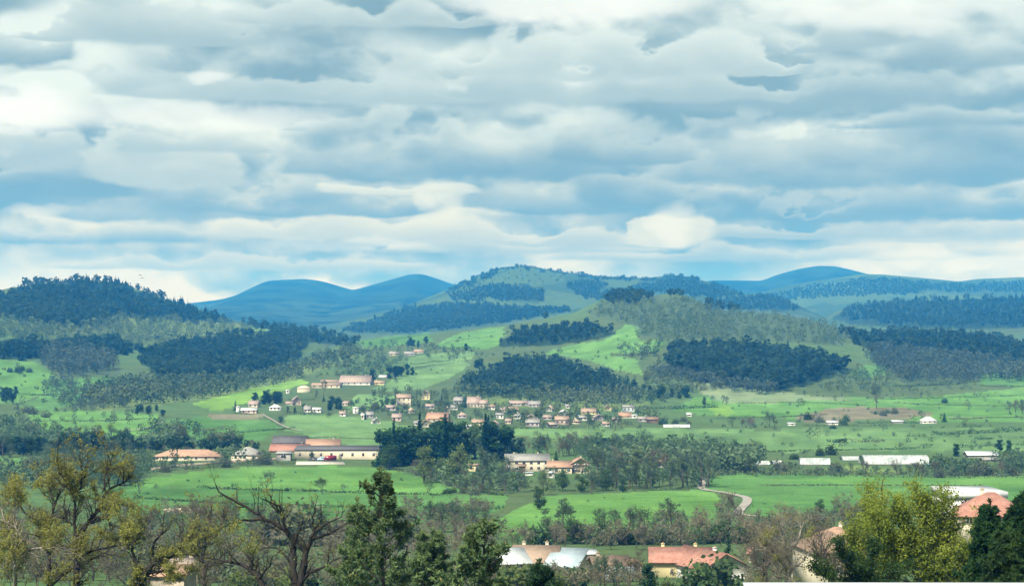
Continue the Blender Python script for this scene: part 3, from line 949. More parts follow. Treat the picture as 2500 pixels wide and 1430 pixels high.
def row(kinds, pts, n, hpx, label, group, jit=(6, 3), w=(.85, 1.2), hj=.25):
    """n trees along a line of photo pixels standing on the ground there"""
    pts = np.array(pts, float)
    d = np.concatenate([[0], np.cumsum(np.hypot(*np.diff(pts, axis=0).T))])
    s = (np.arange(n) + .5) / n * d[-1] if n > 1 else np.array([d[-1] / 2])
    if n > 1:
        s = s + rng.normal(0, .25, n) * d[-1] / n
    X = np.interp(s, d, pts[:, 0]) + rng.normal(0, jit[0], n)
    Y = np.interp(s, d, pts[:, 1]) + rng.normal(0, jit[1], n)
    hm_ = hpx if np.isscalar(hpx) else sum(hpx) / 2
    ok = [i for i in range(n) if not hides(X[i], Y[i], hm_, .3)]
    if not ok:
        return
    X, Y, n = X[ok], Y[ok], len(ok)
    KK = [kinds[int(rng.integers(len(kinds)))] for _ in range(n)]
    LB = [label if isinstance(label, str) else label[k] for k in KK]
    FULL = [None] * n
    for lb in set(LB):
        idx = sorted([i for i in range(n) if LB[i] == lb], key=lambda i: X[i])
        for r, i in enumerate(idx):
            FULL[i] = lb if len(idx) == 1 else '%s, %s' % (lb, 'leftmost' if r == 0 else ('rightmost' if r == len(idx) - 1 else ORD[r] + ' from left'))
    for (x, y_, p, k, lb) in zip(X, Y, hits(X, Y), KK, FULL):
        h = (hpx if np.isscalar(hpx) else hpx[0] + rng.random() * (hpx[1] - hpx[0])) * (1 + hj * (rng.random() - .5))
        put_tree(k, p, h / F * p[1], lb, group, w[0] + rng.random() * (w[1] - w[0]))


# ---------------------------------------------------------------- far-off woods: one object per wood
def lp_conifer(rs):
    P, D, S = [], [], []
    for i in range(7):
        t = i / 6
        r = .24 * (1 - t) ** .8 + .01
        m = 6 if i < 4 else 4
        th = rs.random() * 6 + np.arange(m) * 6.283 / m + rs.normal(0, .3, m)
        z = .12 + .86 * t
        P.append(np.stack([np.cos(th) * r * .55, np.sin(th) * r * .55, np.full(m, z - .03)], 1) + rs.normal(0, .012, (m, 3)))
        D.append(np.stack([np.cos(th) * .8, np.sin(th) * .8, np.full(m, -.55)], 1))
        S.append(np.full(m, max(.09, r * 1.7)))
    return cards(np.concatenate(P), np.concatenate(S), rs, aspect=.85, D=np.concatenate(D))


def lp_round(rs, n=46, leaf=.19, rx=.34, z0=.25):
    d = unit(rs.normal(0, 1, (n, 3)))
    P = d * (rs.random(n) ** .35)[:, None] * np.array([rx, rx, (1 - z0) / 2]) + [0, 0, (1 + z0) / 2 - .02]
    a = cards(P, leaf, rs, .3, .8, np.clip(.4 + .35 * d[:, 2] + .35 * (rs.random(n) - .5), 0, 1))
    st = tubes((np.array([[0, 0, 0.]]), np.array([[0, 0, .6]]), np.array([.022]), np.array([.012])), 3)
    V, Fq, T = join([a, (st[0], st[1], np.zeros(len(st[0])))])
    return V, Fq[0], T


LP = {'conifer': [lp_conifer(np.random.default_rng(i)) for i in range(6)],
      'pine': [lp_round(np.random.default_rng(20 + i), 36, .225, .30, .28) for i in range(6)],
      'round': [lp_round(np.random.default_rng(40 + i), 44, .165, .36, .18) for i in range(6)],
      'twig': [lp_round(np.random.default_rng(60 + i), 58, .145, .40, .15) for i in range(6)],
      'shrub': [lp_round(np.random.default_rng(80 + i), 36, .3, .62, .0) for i in range(4)]}


LP['tuft'] = [lp_round(np.random.default_rng(90 + i), 16, .42, .36, .1) for i in range(5)]


def lp_twiggy(rs, spread, low, leafy):
    """light leafless crown for thickets: stem, limbs and slivers of twigs"""
    s0, N, D, R = sprout(np.zeros((1, 3)), np.array([[rs.normal(0, .1), rs.normal(0, .1), 1]]), np.array([.7]), np.array([.022]), 4, .09, .05, rs, .8)
    P1, D1, R1, t1 = children(N, D, R, 9, low, .85, rs)
    s1, N1, DD1, RR1 = sprout(P1, D1, .40 * spread * (1.1 - .65 * t1) * (.8 + .5 * rs.random(9)), R1 * .5, 2, .2, .2, rs)
    P2, D2, R2, _ = children(N1, DD1, RR1, 4, .2, .8, rs)
    s2, N2, DD2, RR2 = sprout(P2, D2, .17 * spread * (.7 + .6 * rs.random(len(P2))), np.full(len(P2), .004), 1, .2, .1, rs)
    P3, D3, _, _ = children(N2, DD2, RR2, 4, .1, .8, rs)
    s3, N3, _, _ = sprout(P3, D3, .11 * (.6 + .8 * rs.random(len(P3))), np.full(len(P3), .003), 1, .2, .1, rs, .5)
    st = tubes(cat(s0, s1), 3)
    parts = [(st[0], st[1], np.full(len(st[0]), .05))]
    for sg, asp in ((s2, .10), (s3, .20)):
        parts.append(cards((sg[0] + sg[1]) / 2, np.linalg.norm(sg[1] - sg[0], axis=1) * 1.15, rs, aspect=asp, D=sg[1] - sg[0], tint=.1 + .8 * rs.random(len(sg[0]))))
    if leafy:
        q_ = N3[-1][rs.random(len(P3)) < leafy]
        parts.append(cards(q_, .055, rs))
    V, Fs, T = join(parts)
    return V, Fs[0], T


LP['bare'] = [lp_twiggy(np.random.default_rng(300 + i), 1.1, .2, .1) for i in range(5)]
LP['brush'] = [lp_twiggy(np.random.default_rng(320 + i), 1.5, .05, .3) for i in range(5)]
HOUSES = []      # (x, y, width, height) of every building in photo pixels: plants keep clear of the view of them


def hides(x, y_, hpx, keep=.12):
    for hx_, hy_, hw_, hh_ in HOUSES:
        if abs(x - hx_) < hw_ / 2 + 3 and hy_ - 2 < y_ < hy_ + hpx * .8 + 1 and y_ - hpx < hy_:
            return rng.random() > keep
    return False


def wood(name, label, poly, mixk, step, hm, m, y0=0.0, wsc=1.0):
    """woodland on the ground inside a polygon of photo pixels; mixk = kinds with weights; hm = heights in metres"""
    P = np.array(poly, float)
    xs_ = np.arange(P[:, 0].min(), P[:, 0].max(), step[0])
    ys_ = np.arange(P[:, 1].min(), P[:, 1].max(), step[1])
    A, B = np.meshgrid(xs_, ys_)
    A = (A + rng.uniform(-.6, .6, A.shape) * step[0] + (np.arange(len(ys_)) % 2)[:, None] * step[0] / 2).ravel()
    B = (B + rng.uniform(-.6, .6, B.shape) * step[1]).ravel()
    wx = A + (vnoise(A / 11, B / 8, 77) - .5) * 26 + (vnoise(A / 40, B / 25, 79) - .5) * 30
    wy = B + (vnoise(A / 13, B / 8, 78) - .5) * 12
    k = inpoly(wx, wy, poly)
    A, B = A[k], B[k]
    W = hits(A, B, y0)
    ks, ws = list(mixk), np.array(list(mixk.values()), float)
    ws /= ws.sum()
    patch = fbm(W[:, 0] / 55, W[:, 1] / 90, 91, 3)
    Vs, Fs, Ts, o = [], [], [], 0
    for i in range(len(W)):
        r = np.clip((patch[i] - .28) / .44, 0, .999) * .75 + rng.random() * .25
        kk = ks[int(np.searchsorted(np.cumsum(ws), min(r, .9999)))]
        v, f, t = LP[kk][int(rng.integers(len(LP[kk])))]
        h = hm[0] + (hm[1] - hm[0]) * rng.random()
        if kk == 'shrub':
            h *= .4
        if HOUSES and hides(A[i], B[i], h * F / W[i, 1]):
            continue
        a = rng.random() * 6.283
        ca, sa = np.cos(a), np.sin(a)
        sc = h * (.85 + .4 * rng.random()) * wsc
        Vs.append(np.column_stack([(v[:, 0] * ca - v[:, 1] * sa) * sc + W[i, 0], (v[:, 0] * sa + v[:, 1] * ca) * sc + W[i, 1], v[:, 2] * h + W[i, 2] - .3]))
        Fs.append(f + o)
        Ts.append(np.clip(t * .32 + rng.random() * .42 + (patch[i] - .5) * 1.4 + .22, 0, 1))
        o += len(v)
    me = newmesh(name, np.concatenate(Vs), np.concatenate(Fs), [m], tint=np.concatenate(Ts))
    return tag(link(name, me), label, kind='stuff')


M_WCON = leafmat("conifer_wood", (.020, .048, .028), (.042, .078, .042), .45, .0)
M_WMIX = leafmat("mixed_wood", (.030, .066, .030), (.095, .125, .058), .15, .0)
M_WBARE = leafmat("leafless_wood", (.044, .072, .054), (.088, .122, .086), .4, .0)
M_WPALE = leafmat("pale_spring_wood", (.052, .096, .046), (.130, .190, .090), .35, .0)
WOODS = [
    ('conifer_wood', 'dark conifer wood covering the top of the left hill', [(-120, 745), (0, 724), (60, 698), (130, 690), (170, 697), (215, 685), (265, 687), (330, 706), (400, 732), (460, 750), (520, 773), (580, 788), (480, 792), (380, 780), (285, 778), (275, 792), (180, 804), (100, 794), (0, 780), (-120, 790)], dict(conifer=4, pine=3, round=2), (8, 6), (7, 15), M_WCON),
    ('mixed_wood', 'dark band of wood along the right shoulder of the left hill', [(585, 786), (700, 799), (790, 811), (872, 834), (862, 848), (720, 834), (640, 808)], dict(pine=5, round=2), (9, 6), (9, 13), M_WCON),
    ('pale_spring_wood', 'pale green broadleaved belt across the left hill', [(-100, 795), (0, 782), (100, 798), (180, 806), (290, 776), (420, 784), (580, 792), (640, 815), (610, 834), (520, 838), (350, 845), (280, 812), (120, 828), (-100, 835)], dict(round=4, twig=3, pine=1), (13, 7), (8, 12), M_WPALE),
    ('conifer_wood', 'large dark conifer plantation on the lower left hill', [(350, 872), (420, 846), (560, 822), (700, 820), (758, 842), (722, 880), (640, 906), (560, 920), (400, 924), (344, 894)], dict(conifer=2, pine=5, round=2), (9, 6), (7, 14), M_WCON),
    ('conifer_wood', 'dark irregular wood at the far left below the hilltop', [(-100, 858), (0, 852), (120, 846), (280, 832), (352, 860), (240, 874), (40, 877), (-100, 880)], dict(conifer=3, pine=3, round=2), (10, 6.5), (9, 14), M_WCON),
    ('leafless_wood', 'purple grey leafless wood above the sloping left pasture', [(88, 865), (180, 852), (282, 880), (294, 915), (150, 921), (108, 890)], dict(twig=5, round=1), (10, 7), (10, 14), M_WBARE),
    ('pale_spring_wood', 'grey green broadleaved belt at the foot of the left hill', [(190, 968), (300, 942), (480, 930), (640, 926), (740, 890), (800, 868), (862, 850), (876, 866), (820, 895), (722, 926), (600, 955), (500, 975), (400, 986), (240, 1003)], dict(twig=5, round=3), (11, 7), (8, 12), M_WMIX),
    ('conifer_wood', 'dark rounded wood on the knob of the middle hill', [(1212, 836), (1250, 816), (1290, 805), (1380, 797), (1440, 794), (1512, 816), (1470, 824), (1420, 832), (1330, 842), (1230, 846)], dict(pine=5, round=3), (9, 6), (6, 11), M_WCON),
    ('conifer_wood', 'dark conifer wood on the conical knoll above the village', [(1118, 955), (1155, 930), (1200, 906), (1250, 890), (1300, 885), (1350, 891), (1430, 910), (1500, 932), (1545, 955), (1500, 966), (1400, 972), (1250, 966), (1150, 964)], dict(pine=4, round=3, conifer=2), (10, 6), (7, 13), M_WCON),
    ('pale_spring_wood', 'grey green broadleaved belt round the foot of the conifer knoll', [(1110, 945), (1180, 955), (1400, 966), (1520, 960), (1600, 985), (1480, 1000), (1300, 985), (1130, 975)], dict(twig=4, round=4), (12, 7), (7, 11), M_WMIX),
    ('conifer_wood', 'very dark plantation on the right slope above the grey pasture', [(1612, 876), (1680, 855), (1800, 850), (1920, 866), (2050, 894), (2085, 906), (1990, 932), (1900, 956), (1780, 946), (1650, 914)], dict(pine=6, round=1, conifer=2), (9, 6), (7, 15), M_WCON),
    ('leafless_wood', 'grey leafless fringe along the lower edge of the dark plantation', [(1600, 905), (1660, 915), (1780, 944), (1900, 955), (1890, 966), (1760, 952), (1640, 928), (1590, 920)], dict(twig=5, round=1), (11, 6), (8, 11), M_WBARE),
    ('conifer_wood', 'dark conifer band running to the right edge', [(2052, 818), (2150, 818), (2300, 819), (2420, 830), (2500, 849), (2640, 868), (2640, 905), (2500, 890), (2400, 876), (2250, 858), (2120, 852)], dict(conifer=3, pine=5), (10, 6.5), (10, 15), M_WCON),
    ('leafless_wood', 'grey brown leafless wood under the dark band at the right', [(2120, 856), (2250, 860), (2400, 880), (2520, 896), (2600, 930), (2500, 934), (2330, 936), (2200, 930), (2150, 905)], dict(twig=6, round=1), (11, 7), (9, 13), M_WBARE),
    ('pale_spring_wood', 'olive scrub woodland spread over the middle hill', [(1428, 764), (1480, 735), (1600, 728), (1700, 738), (1800, 764), (1900, 770), (1990, 786), (2078, 816), (2050, 846), (1900, 838), (1800, 828), (1650, 832), (1560, 822), (1530, 790)], dict(twig=5, round=4, shrub=2), (13, 7), (6, 10), M_WPALE),
    ('conifer_wood', 'dark pines on the summit of the middle hill', [(1470, 736), (1500, 724), (1540, 717), (1600, 724), (1570, 742), (1500, 748)], dict(pine=5), (8, 5), (9, 12), M_WCON),
    ('conifer_wood', 'blue green forest on the ridge at the right edge', [(2040, 778), (2080, 752), (2150, 738), (2250, 735), (2400, 730), (2500, 728), (2640, 732), (2640, 800), (2300, 800), (2150, 792)], dict(conifer=3, pine=4, round=1), (9, 5.5), (11, 16), M_WCON),
    ('conifer_wood', 'forest on the small blue ridge behind the middle hill', [(1716, 758), (1750, 741), (1800, 728), (1830, 720), (1870, 722), (1920, 736), (1965, 756), (1900, 764), (1800, 760)], dict(pine=5), (8, 5), (10, 14), M_WCON),
    ('mixed_wood', 'woods along the skyline of the long middle mountain', [(1080, 716), (1180, 670), (1220, 655), (1270, 651), (1320, 657), (1440, 675), (1580, 681), (1640, 674), (1690, 680), (1790, 713), (1830, 726), (1830, 732), (1690, 688), (1580, 688), (1440, 682), (1320, 663), (1270, 657), (1220, 661), (1100, 718)], dict(pine=5, round=3), (4, 2.2), (7, 11), M_WCON),
    ('mixed_wood', 'wooded lower slopes of the long middle mountain', [(830, 806), (900, 782), (1000, 752), (1100, 740), (1250, 748), (1420, 758), (1300, 778), (1180, 796), (1000, 814), (870, 814)], dict(tuft=1), (6, 3), (7, 10), M_WCON),
    ('mixed_wood', 'wood on the upper left flank of the long middle mountain', [(1090, 728), (1150, 700), (1230, 694), (1330, 708), (1325, 736), (1230, 732), (1150, 735)], dict(tuft=1), (5, 2.6), (6, 8.5), M_WCON),
    ('mixed_wood', 'wood below the saddle of the long middle mountain', [(1380, 690), (1460, 682), (1475, 715), (1550, 700), (1640, 684), (1700, 688), (1800, 722), (1740, 730), (1600, 715), (1480, 735), (1400, 722)], dict(tuft=1), (5, 2.6), (6, 8.5), M_WCON),
    ('mixed_wood', 'loose wood on the rounded summit flank of the middle mountain', [(1130, 705), (1200, 668), (1270, 660), (1350, 672), (1400, 690), (1300, 690), (1220, 700)], dict(tuft=1), (19, 8), (5, 8), M_WPALE),
    ('mixed_wood', 'wood on the far right ridge', [(1860, 722), (1960, 700), (2060, 690), (2120, 678), (2300, 694), (2500, 690), (2640, 700), (2640, 716), (2300, 712), (2100, 722), (1990, 730), (1900, 735)], dict(tuft=1), (5.5, 2.6), (7, 10), M_WCON),
]
for w_ in WOODS:
    wood(*w_)

# ================================================================== buildings
def tiles(name, c0, c1, sc=1.0):
    """clay or slate roof: courses of tiles in fine relief, single tiles and whole patches differing in colour"""
    m, q, b = mat(name, None, .9, .15)
    tc_ = q.n('ShaderNodeTexCoord')
    nz = q.noise(tc_.outputs['Object'], .8 * sc, 5, .65)
    nb = q.noise(tc_.outputs['Object'], 4.5 * sc, 3, .6)
    c = q.mix(q.step(q.m('MULTIPLY_ADD', nb, .5, q.m('MULTIPLY', nz, .6)), .35, .75), c0, c1)
    ms_ = q.noise(tc_.outputs['Object'], .35 * sc, 6, .7)            # lichen and soot in patches
    c = q.mix(q.m('MULTIPLY', q.step(ms_, .50, .72), .45), c, (.13, .12, .095))
    q.put(b.inputs['Base Color'], c)
    wv_ = q.n('ShaderNodeTexWave', wave_type='BANDS', bands_direction='X')
    wv_.inputs['Scale'].default_value = 1.6
    wv_.inputs['Distortion'].default_value = .4
    q.put(wv_.inputs['Vector'], tc_.outputs['Object'])
    bp = q.n('ShaderNodeBump')
    bp.inputs['Strength'].default_value = .5
    bp.inputs['Distance'].default_value = .06
    q.put(bp.inputs['Height'], wv_.outputs['Fac'])
    q.put(b.inputs['Normal'], bp.outputs[0])
    return m


def render_(name, c0, c1):
    return surf(name, c0, c1, .6, .92, .1, .15)


W_CREAM = render_('render_cream', (0.414, 0.370, 0.274), (0.488, 0.444, 0.340))
W_YELLOW = render_('render_yellow', (0.488, 0.422, 0.222), (0.548, 0.481, 0.274))
W_WHITE = render_('render_white', (0.488, 0.481, 0.444), (0.577, 0.570, 0.533))
W_PINK = render_('render_pink', (0.355, 0.281, 0.244), (0.414, 0.340, 0.296))
W_GREY = render_('render_grey', (0.222, 0.222, 0.215), (0.296, 0.296, 0.281))
W_LILAC = render_('render_lilac', (0.296, 0.266, 0.281), (0.355, 0.326, 0.333))
W_STONE = surf('stone_wall', (.24, .20, .15), (.40, .35, .27), 1.6, .95, .1, .4)
W_BLUE = render_('render_pale_blue', (0.340, 0.385, 0.407), (0.400, 0.444, 0.459))
W_BROWN = surf('wood_brown', (.10, .065, .05), (.16, .10, .075), 2, .9, .1, .3, stretch=(4, 4, .5))
R_RED = tiles('tiles_red', (.24, .110, .082), (.40, .215, .165))
R_ORANGE = tiles('tiles_orange', (.28, .165, .112), (.41, .27, .19))
R_PINK = tiles('tiles_pink', (.25, .195, .168), (.37, .295, .255))
R_TAN = tiles('tiles_tan', (.26, .19, .14), (.36, .27, .20))
R_GREY = tiles('tiles_grey', (.20, .20, .19), (.31, .30, .28))
R_DARK = tiles('slates_dark', (.07, .07, .075), (.13, .125, .125))
R_BROWN = tiles('tiles_brown', (.17, .115, .085), (.26, .18, .13))
R_WHITE = surf('sheet_white', (0.444, 0.459, 0.459), (0.548, 0.562, 0.555), .7, .5, .4)
R_BLUE = surf('sheet_blue_grey', (0.311, 0.385, 0.414), (0.407, 0.474, 0.496), .7, .45, .4)
M_FILM, q, b_ = mat('tunnel_film', None, .45, .5)
_tc = q.n('ShaderNodeTexCoord')
_nz = q.noise(_tc.outputs['Object'], .35, 5, .65)
q.put(b_.inputs['Base Color'], q.mix(q.step(_nz, .3, .7), (.20, .235, .235), (.46, .49, .475)))
M_FRAME, _, _ = mat('window_frame', (.42, .38, .32), .7)
M_GLASS, _, _ = mat('window_glass', (.022, .026, .03), .12, .6)
M_SHUT, _, _ = mat('shutter_paint', (.16, .10, .07), .7)
M_DOOR, _, _ = mat('door_paint', (.09, .055, .04), .7)
M_GUT, _, _ = mat('gutter_zinc', (.20, .20, .20), .5, .4)


def box(x0, x1, y0_, y1_, z0_, z1_):
    V = np.array([(x, y_, z) for x in (x0, x1) for y_ in (y0_, y1_) for z in (z0_, z1_)], float)
    return V, np.array([(0, 1, 3, 2), (4, 6, 7, 5), (0, 4, 5, 1), (2, 3, 7, 6), (0, 2, 6, 4), (1, 5, 7, 3)])


def slab(a, b, c, d, t):
    """thick four-cornered plate; corners given in order, thickness t straight down"""
    top = np.array([a, b, c, d], float)
    V = np.concatenate([top, top - [0, 0, t]])
    return V, np.array([(0, 1, 2, 3), (7, 6, 5, 4), (0, 4, 5, 1), (1, 5, 6, 2), (2, 6, 7, 3), (3, 7, 4, 0)])


def prism(poly, y0_, y1_):
    """upright polygon (x,z) given depth along y"""
    n = len(poly)
    V = np.array([(x, y0_, z) for x, z in poly] + [(x, y1_, z) for x, z in poly], float)
    f4 = np.array([(i, (i + 1) % n, n + (i + 1) % n, n + i) for i in range(n)])
    return V, f4, n


def mesh_of(name, parts, mats, fm=None):
    V, Fs, T = join(parts)
    return newmesh(name, V, Fs, mats)


def win_mesh(w, h):
    """framed window set proud of the wall: outer frame, mullion, sill"""
    fr = .08 * max(1, w)
    P = [box(-w / 2, -w / 2 + fr, -.05, .05, 0, h), box(w / 2 - fr, w / 2, -.05, .05, 0, h), box(-w / 2 + fr, w / 2 - fr, -.05, .05, h - fr, h),
         box(-w / 2 + fr, w / 2 - fr, -.05, .05, 0, fr), box(-.03, .03, -.045, .045, fr, h - fr)]
    return mesh_of('window', P, [M_FRAME])


WINCACHE = {}


def add_window(parent, x, y_, z, w, h, rot=0.0, shutters=False, name='window'):
    k = (round(w, 2), round(h, 2))
    if k not in WINCACHE:
        WINCACHE[k] = (win_mesh(w, h), mesh_of('pane', [box(-w / 2 + .06, w / 2 - .06, -.02, .02, .06, h - .06)], [M_GLASS]),
                       mesh_of('shutter', [box(-w * .24, w * .24, -.03, .03, -.02, h + .02)], [M_SHUT]))
    wm, pm, sm = WINCACHE[k]
    o = link('window', wm, parent, (x, y_, z))
    o.rotation_euler = (0, 0, rot)
    link('pane', pm, o)
    if shutters:
        for s in (-1, 1):
            link('shutter', sm, o, (s * w * .78, -.04, 0))
    return o


def house(px, py, wpx, wallpx, roofpx, label, wall=W_CREAM, roof=R_ORANGE, kind='gable', yaw=0.0, depth=None, wins=2, floors=1, chim=1, door=False, shut=False,
          name='house', cat='house', group=None, eave=.35, Y=None, rise=None, wsz=(1.0, 1.3)):
    """px,py: foot of the middle of the front wall in the photo; sizes in photo pixels. kind: gable (ridge across), front (gable end to the viewer), hip, flat, mono"""
    p = at(px, py) if Y is None else ground_at(px, Y)
    if Y is not None:
        p[2] = CAMZ + (HOR - py) / F * Y
    m = p[1] / F
    if Y is None:
        HOUSES.append((px, py, wpx, wallpx + roofpx))
    w, hw, hr = wpx * m, wallpx * m, roofpx * m
    d = depth if depth else min(max(w * .7, 6.0), 11.0)
    e = link(name, None, loc=tuple(p))
    e.rotation_euler = (0, 0, math.radians(yaw))
    tag(e, label, cat, group)
    hx = w / 2
    base = -2.5
    ov = eave
    if kind == 'front':
        rz = hr * (rise or 1.0)
        poly = [(-hx, base), (hx, base), (hx, hw), (0, hw + rz), (-hx, hw)]
        v, f4, n = prism(poly, 0, d)
        caps = np.array([[0, 1, 2, 3, 4]]), np.array([[9, 8, 7, 6, 5]])
        link('wall', newmesh('wall', v, [f4, caps[0], caps[1]], [wall]), e)
        k = rz / hx
        th = .22
        L = [slab((-hx - ov, -ov, hw - k * ov + th), (0, -ov, hw + rz + th), (0, d + ov, hw + rz + th), (-hx - ov, d + ov, hw - k * ov + th), th - .02),
             slab((.0, -ov, hw + rz + th), (hx + ov, -ov, hw - k * ov + th), (hx + ov, d + ov, hw - k * ov + th), (.0, d + ov, hw + rz + th), th - .02)]
        ro = link('roof', mesh_of('roof', L, [roof]), e)
    elif kind == 'gable':
        rz = hr
        poly = [(0, base), (d, base), (d, hw), (d / 2, hw + rz), (0, hw)]
        v, f4, n = prism(poly, -hx, hx)
        v = v[:, [1, 0, 2]]
        link('wall', newmesh('wall', v, [f4[:, ::-1], np.array([[4, 3, 2, 1, 0]]), np.array([[5, 6, 7, 8, 9]])], [wall]), e)
        k = rz / (d / 2)
        th = .22
        L = [slab((-hx - ov, -ov, hw - k * ov + th), (hx + ov, -ov, hw - k * ov + th), (hx + ov, d / 2, hw + rz + th), (-hx - ov, d / 2, hw + rz + th), th - .02),
             slab((-hx - ov, d / 2, hw + rz + th), (hx + ov, d / 2, hw + rz + th), (hx + ov, d + ov, hw - k * ov + th), (-hx - ov, d + ov, hw - k * ov + th), th - .02)]
        ro = link('roof', mesh_of('roof', L, [roof]), e)
    elif kind == 'hip':
        link('wall', mesh_of('wall', [box(-hx, hx, 0, d, base, hw)], [wall]), e)
        o_ = ov
        rx = max(hx - d / 2, hx * .12)
        zb = hw + .02
        V = np.array([(-hx - o_, -o_, zb), (hx + o_, -o_, zb), (hx + o_, d + o_, zb), (-hx - o_, d + o_, zb), (-rx, d / 2, zb + hr), (rx, d / 2, zb + hr)])
        V = np.concatenate([V, V[:4] - [0, 0, .15]])
        ro = link('roof', newmesh('roof', V, [np.array([(0, 1, 5, 4), (2, 3, 4, 5), (9, 8, 7, 6), (0, 6, 7, 1), (1, 7, 8, 2), (2, 8, 9, 3), (3, 9, 6, 0)]), np.array([(1, 2, 5), (3, 0, 4)])], [roof]), e)
    elif kind == 'mono':
        v, f4, n = prism([(0, base), (d, base), (d, hw + hr), (0, hw)], -hx, hx)
        v = v[:, [1, 0, 2]]
        link('wall', newmesh('wall', v, [f4[:, ::-1], np.array([[3, 2, 1, 0]]), np.array([[4, 5, 6, 7]])], [wall]), e)
        k = hr / d
        ro = link('roof', mesh_of('roof', [slab((-hx - ov, -ov, hw - k * ov + .2), (hx + ov, -ov, hw - k * ov + .2), (hx + ov, d + ov, hw + hr + k * ov + .2), (-hx - ov, d + ov, hw + hr + k * ov + .2), .18)], [roof]), e)
    else:
        link('wall', mesh_of('wall', [box(-hx, hx, 0, d, base, hw)], [wall]), e)
        ro = link('roof', mesh_of('roof', [box(-hx - .25, hx + .25, -.25, d + .25, hw + .01, hw + .01 + max(hr, .3))], [roof]), e)
    if chim and kind in ('gable', 'hip', 'front'):
        for c in range(chim):
            cx = (-.3 + .55 * c) * w * (1 if c % 2 else rng.choice([-1, 1]))
            if kind == 'front':
                cx, cy, cz = 0.25, d * (.3 + .4 * c), hw + hr
            elif kind == 'hip':
                cx, cy, cz = cx * .4, d / 2 + .5, hw + hr * .9
            else:
                cy, cz = d / 2 + .4, hw + hr
            co = link('chimney', mesh_of('chimney', [box(-.27, .27, -.24, .24, -1.2, .60), box(-.33, .33, -.30, .30, .602, .70)], [wall]), ro, (cx, cy, cz))
            link('chimney_pot', mesh_of('chimney_pot', [box(-.09, .09, -.09, .09, .70, .92)], [R_ORANGE]), co)
    ww, wh = wsz
    ww, wh = min(ww, w / (wins * 1.7 + .01) if wins else ww), min(wh, hw / floors * .6)
    for fl in range(floors):
        for i in range(wins):
            x = -hx + w * (i + .5) / wins
            if door and fl == 0 and i == wins // 2:
                o = link('door', mesh_of('door', [box(-.5, .5, -.05, .04, 0, min(2.1, hw * .85)), box(-.62, -.502, -.08, .04, 0, min(2.2, hw * .9)), box(.502, .62, -.08, .04, 0, min(2.2, hw * .9))], [M_DOOR]), e, (x, -.03, .0))
                link('handle', mesh_of('handle', [box(.3, .42, -.12, -.05, 1.0, 1.05)], [M_GUT]), o)
            else:
                add_window(e, x, -.03, hw * (fl + .35) / floors, ww, wh, 0, shut)
    return e


def tunnel(px, py, wpx, hpx, label, depth, group=None, yaw=0, bays=10, name='greenhouse'):
    """plastic-film tunnel lying across the view: ribs and film"""
    p = at(px, py)
    m = p[1] / F
    HOUSES.append((px, py, wpx, hpx))
    w, h = wpx * m, hpx * m
    e = link(name, None, loc=tuple(p))
    e.rotation_euler = (0, 0, math.radians(yaw))
    tag(e, label, 'greenhouse', group)
    n = 10
    th = np.linspace(0, math.pi, n)
    arc = np.stack([depth / 2 - np.cos(th) * depth / 2, np.sin(th) ** .8 * h], 1)
    xs_ = np.linspace(-w / 2, w / 2, bays * 2 + 1)
    V = []
    for j, x in enumerate(xs_):
        sag = .985 if j % 2 else 1.0
        V += [(x, a, b * sag) for a, b in arc]
    f = [(j * n + i, (j + 1) * n + i, (j + 1) * n + i + 1, j * n + i + 1) for j in range(len(xs_) - 1) for i in range(n - 1)]
    ends = [list(range(n))[::-1], list(range((len(xs_) - 1) * n, len(xs_) * n))]
    link('film', newmesh('film', np.array(V), [np.array(f), np.array(ends)], [M_FILM]), e)
    rp = []
    for x in xs_[::2]:
        a3 = np.column_stack([np.full(n, x), arc[:, 0], arc[:, 1] + .03])
        rp.append(tubes((a3[:-1], a3[1:], np.full(n - 1, .07), np.full(n - 1, .07)), 3))
    tag(link('hoops', mesh_of('hoops', rp, [M_GUT]), e), kind='stuff')
    link('base_rail', mesh_of('base_rail', [box(-w / 2, w / 2, -.12, -.01, 0, .35)], [M_GUT]), e)
    return e


# ---- the village under the knoll, left to right
V_ = 'houses of the village'
house(617, 994, 24, 8, 8, 'cream house with pale pink roof below the left end of the dark grove', W_CREAM, R_PINK, yaw=-12, wins=2)
house(607, 1009, 38, 8, 5, 'long low white roofed house over a reddish wall, leftmost building of the hamlet', W_PINK, R_WHITE, wins=3)
house(580, 1006, 7, 12, 2, 'narrow white shed standing left of the long low house', W_WHITE, R_WHITE, 'flat', wins=0, name='shed', cat='shed', chim=0)
house(671, 1002, 27, 8, 7, 'white house with hipped pale roof under the dark grove', W_WHITE, R_WHITE, 'hip', wins=3)
house(725, 988, 20, 12, 8, 'tall pink house with a low wing, right of the dark grove', W_PINK, R_PINK, 'front', yaw=15, wins=2, floors=2)
house(706, 988, 17, 4, 4, 'low pink roofed wing leaning on the tall pink house', W_CREAM, R_PINK, wins=1, chim=0)
house(750, 1006, 16, 7, 8, 'grey roofed house joined to a white annexe, above the pale field', W_WHITE, R_GREY, wins=2)
house(773, 1007, 20, 8, 4, 'low white annexe right of the grey roofed house', W_WHITE, R_WHITE, wins=2, chim=0)
house(836, 1016, 15, 7, 5, 'small white house alone at the top edge of the pale field', W_WHITE, R_PINK, wins=1)
house(868, 1009, 13, 13, 2, 'white flat topped block with a lower grey part behind it', W_WHITE, R_WHITE, 'flat', wins=1, floors=2)
house(885, 1024, 7, 11, 3, 'very narrow white house beside a thin cypress', W_WHITE, R_WHITE, wins=1)
house(902, 1021, 18, 9, 7, 'grey house right of the thin cypress', W_GREY, R_GREY, wins=2)
house(741, 958, 31, 11, 6, 'pale cream barn with rounded roof below the hillside farm', W_CREAM, W_CREAM, 'hip', wins=0, name='barn', cat='barn', chim=0, yaw=4)
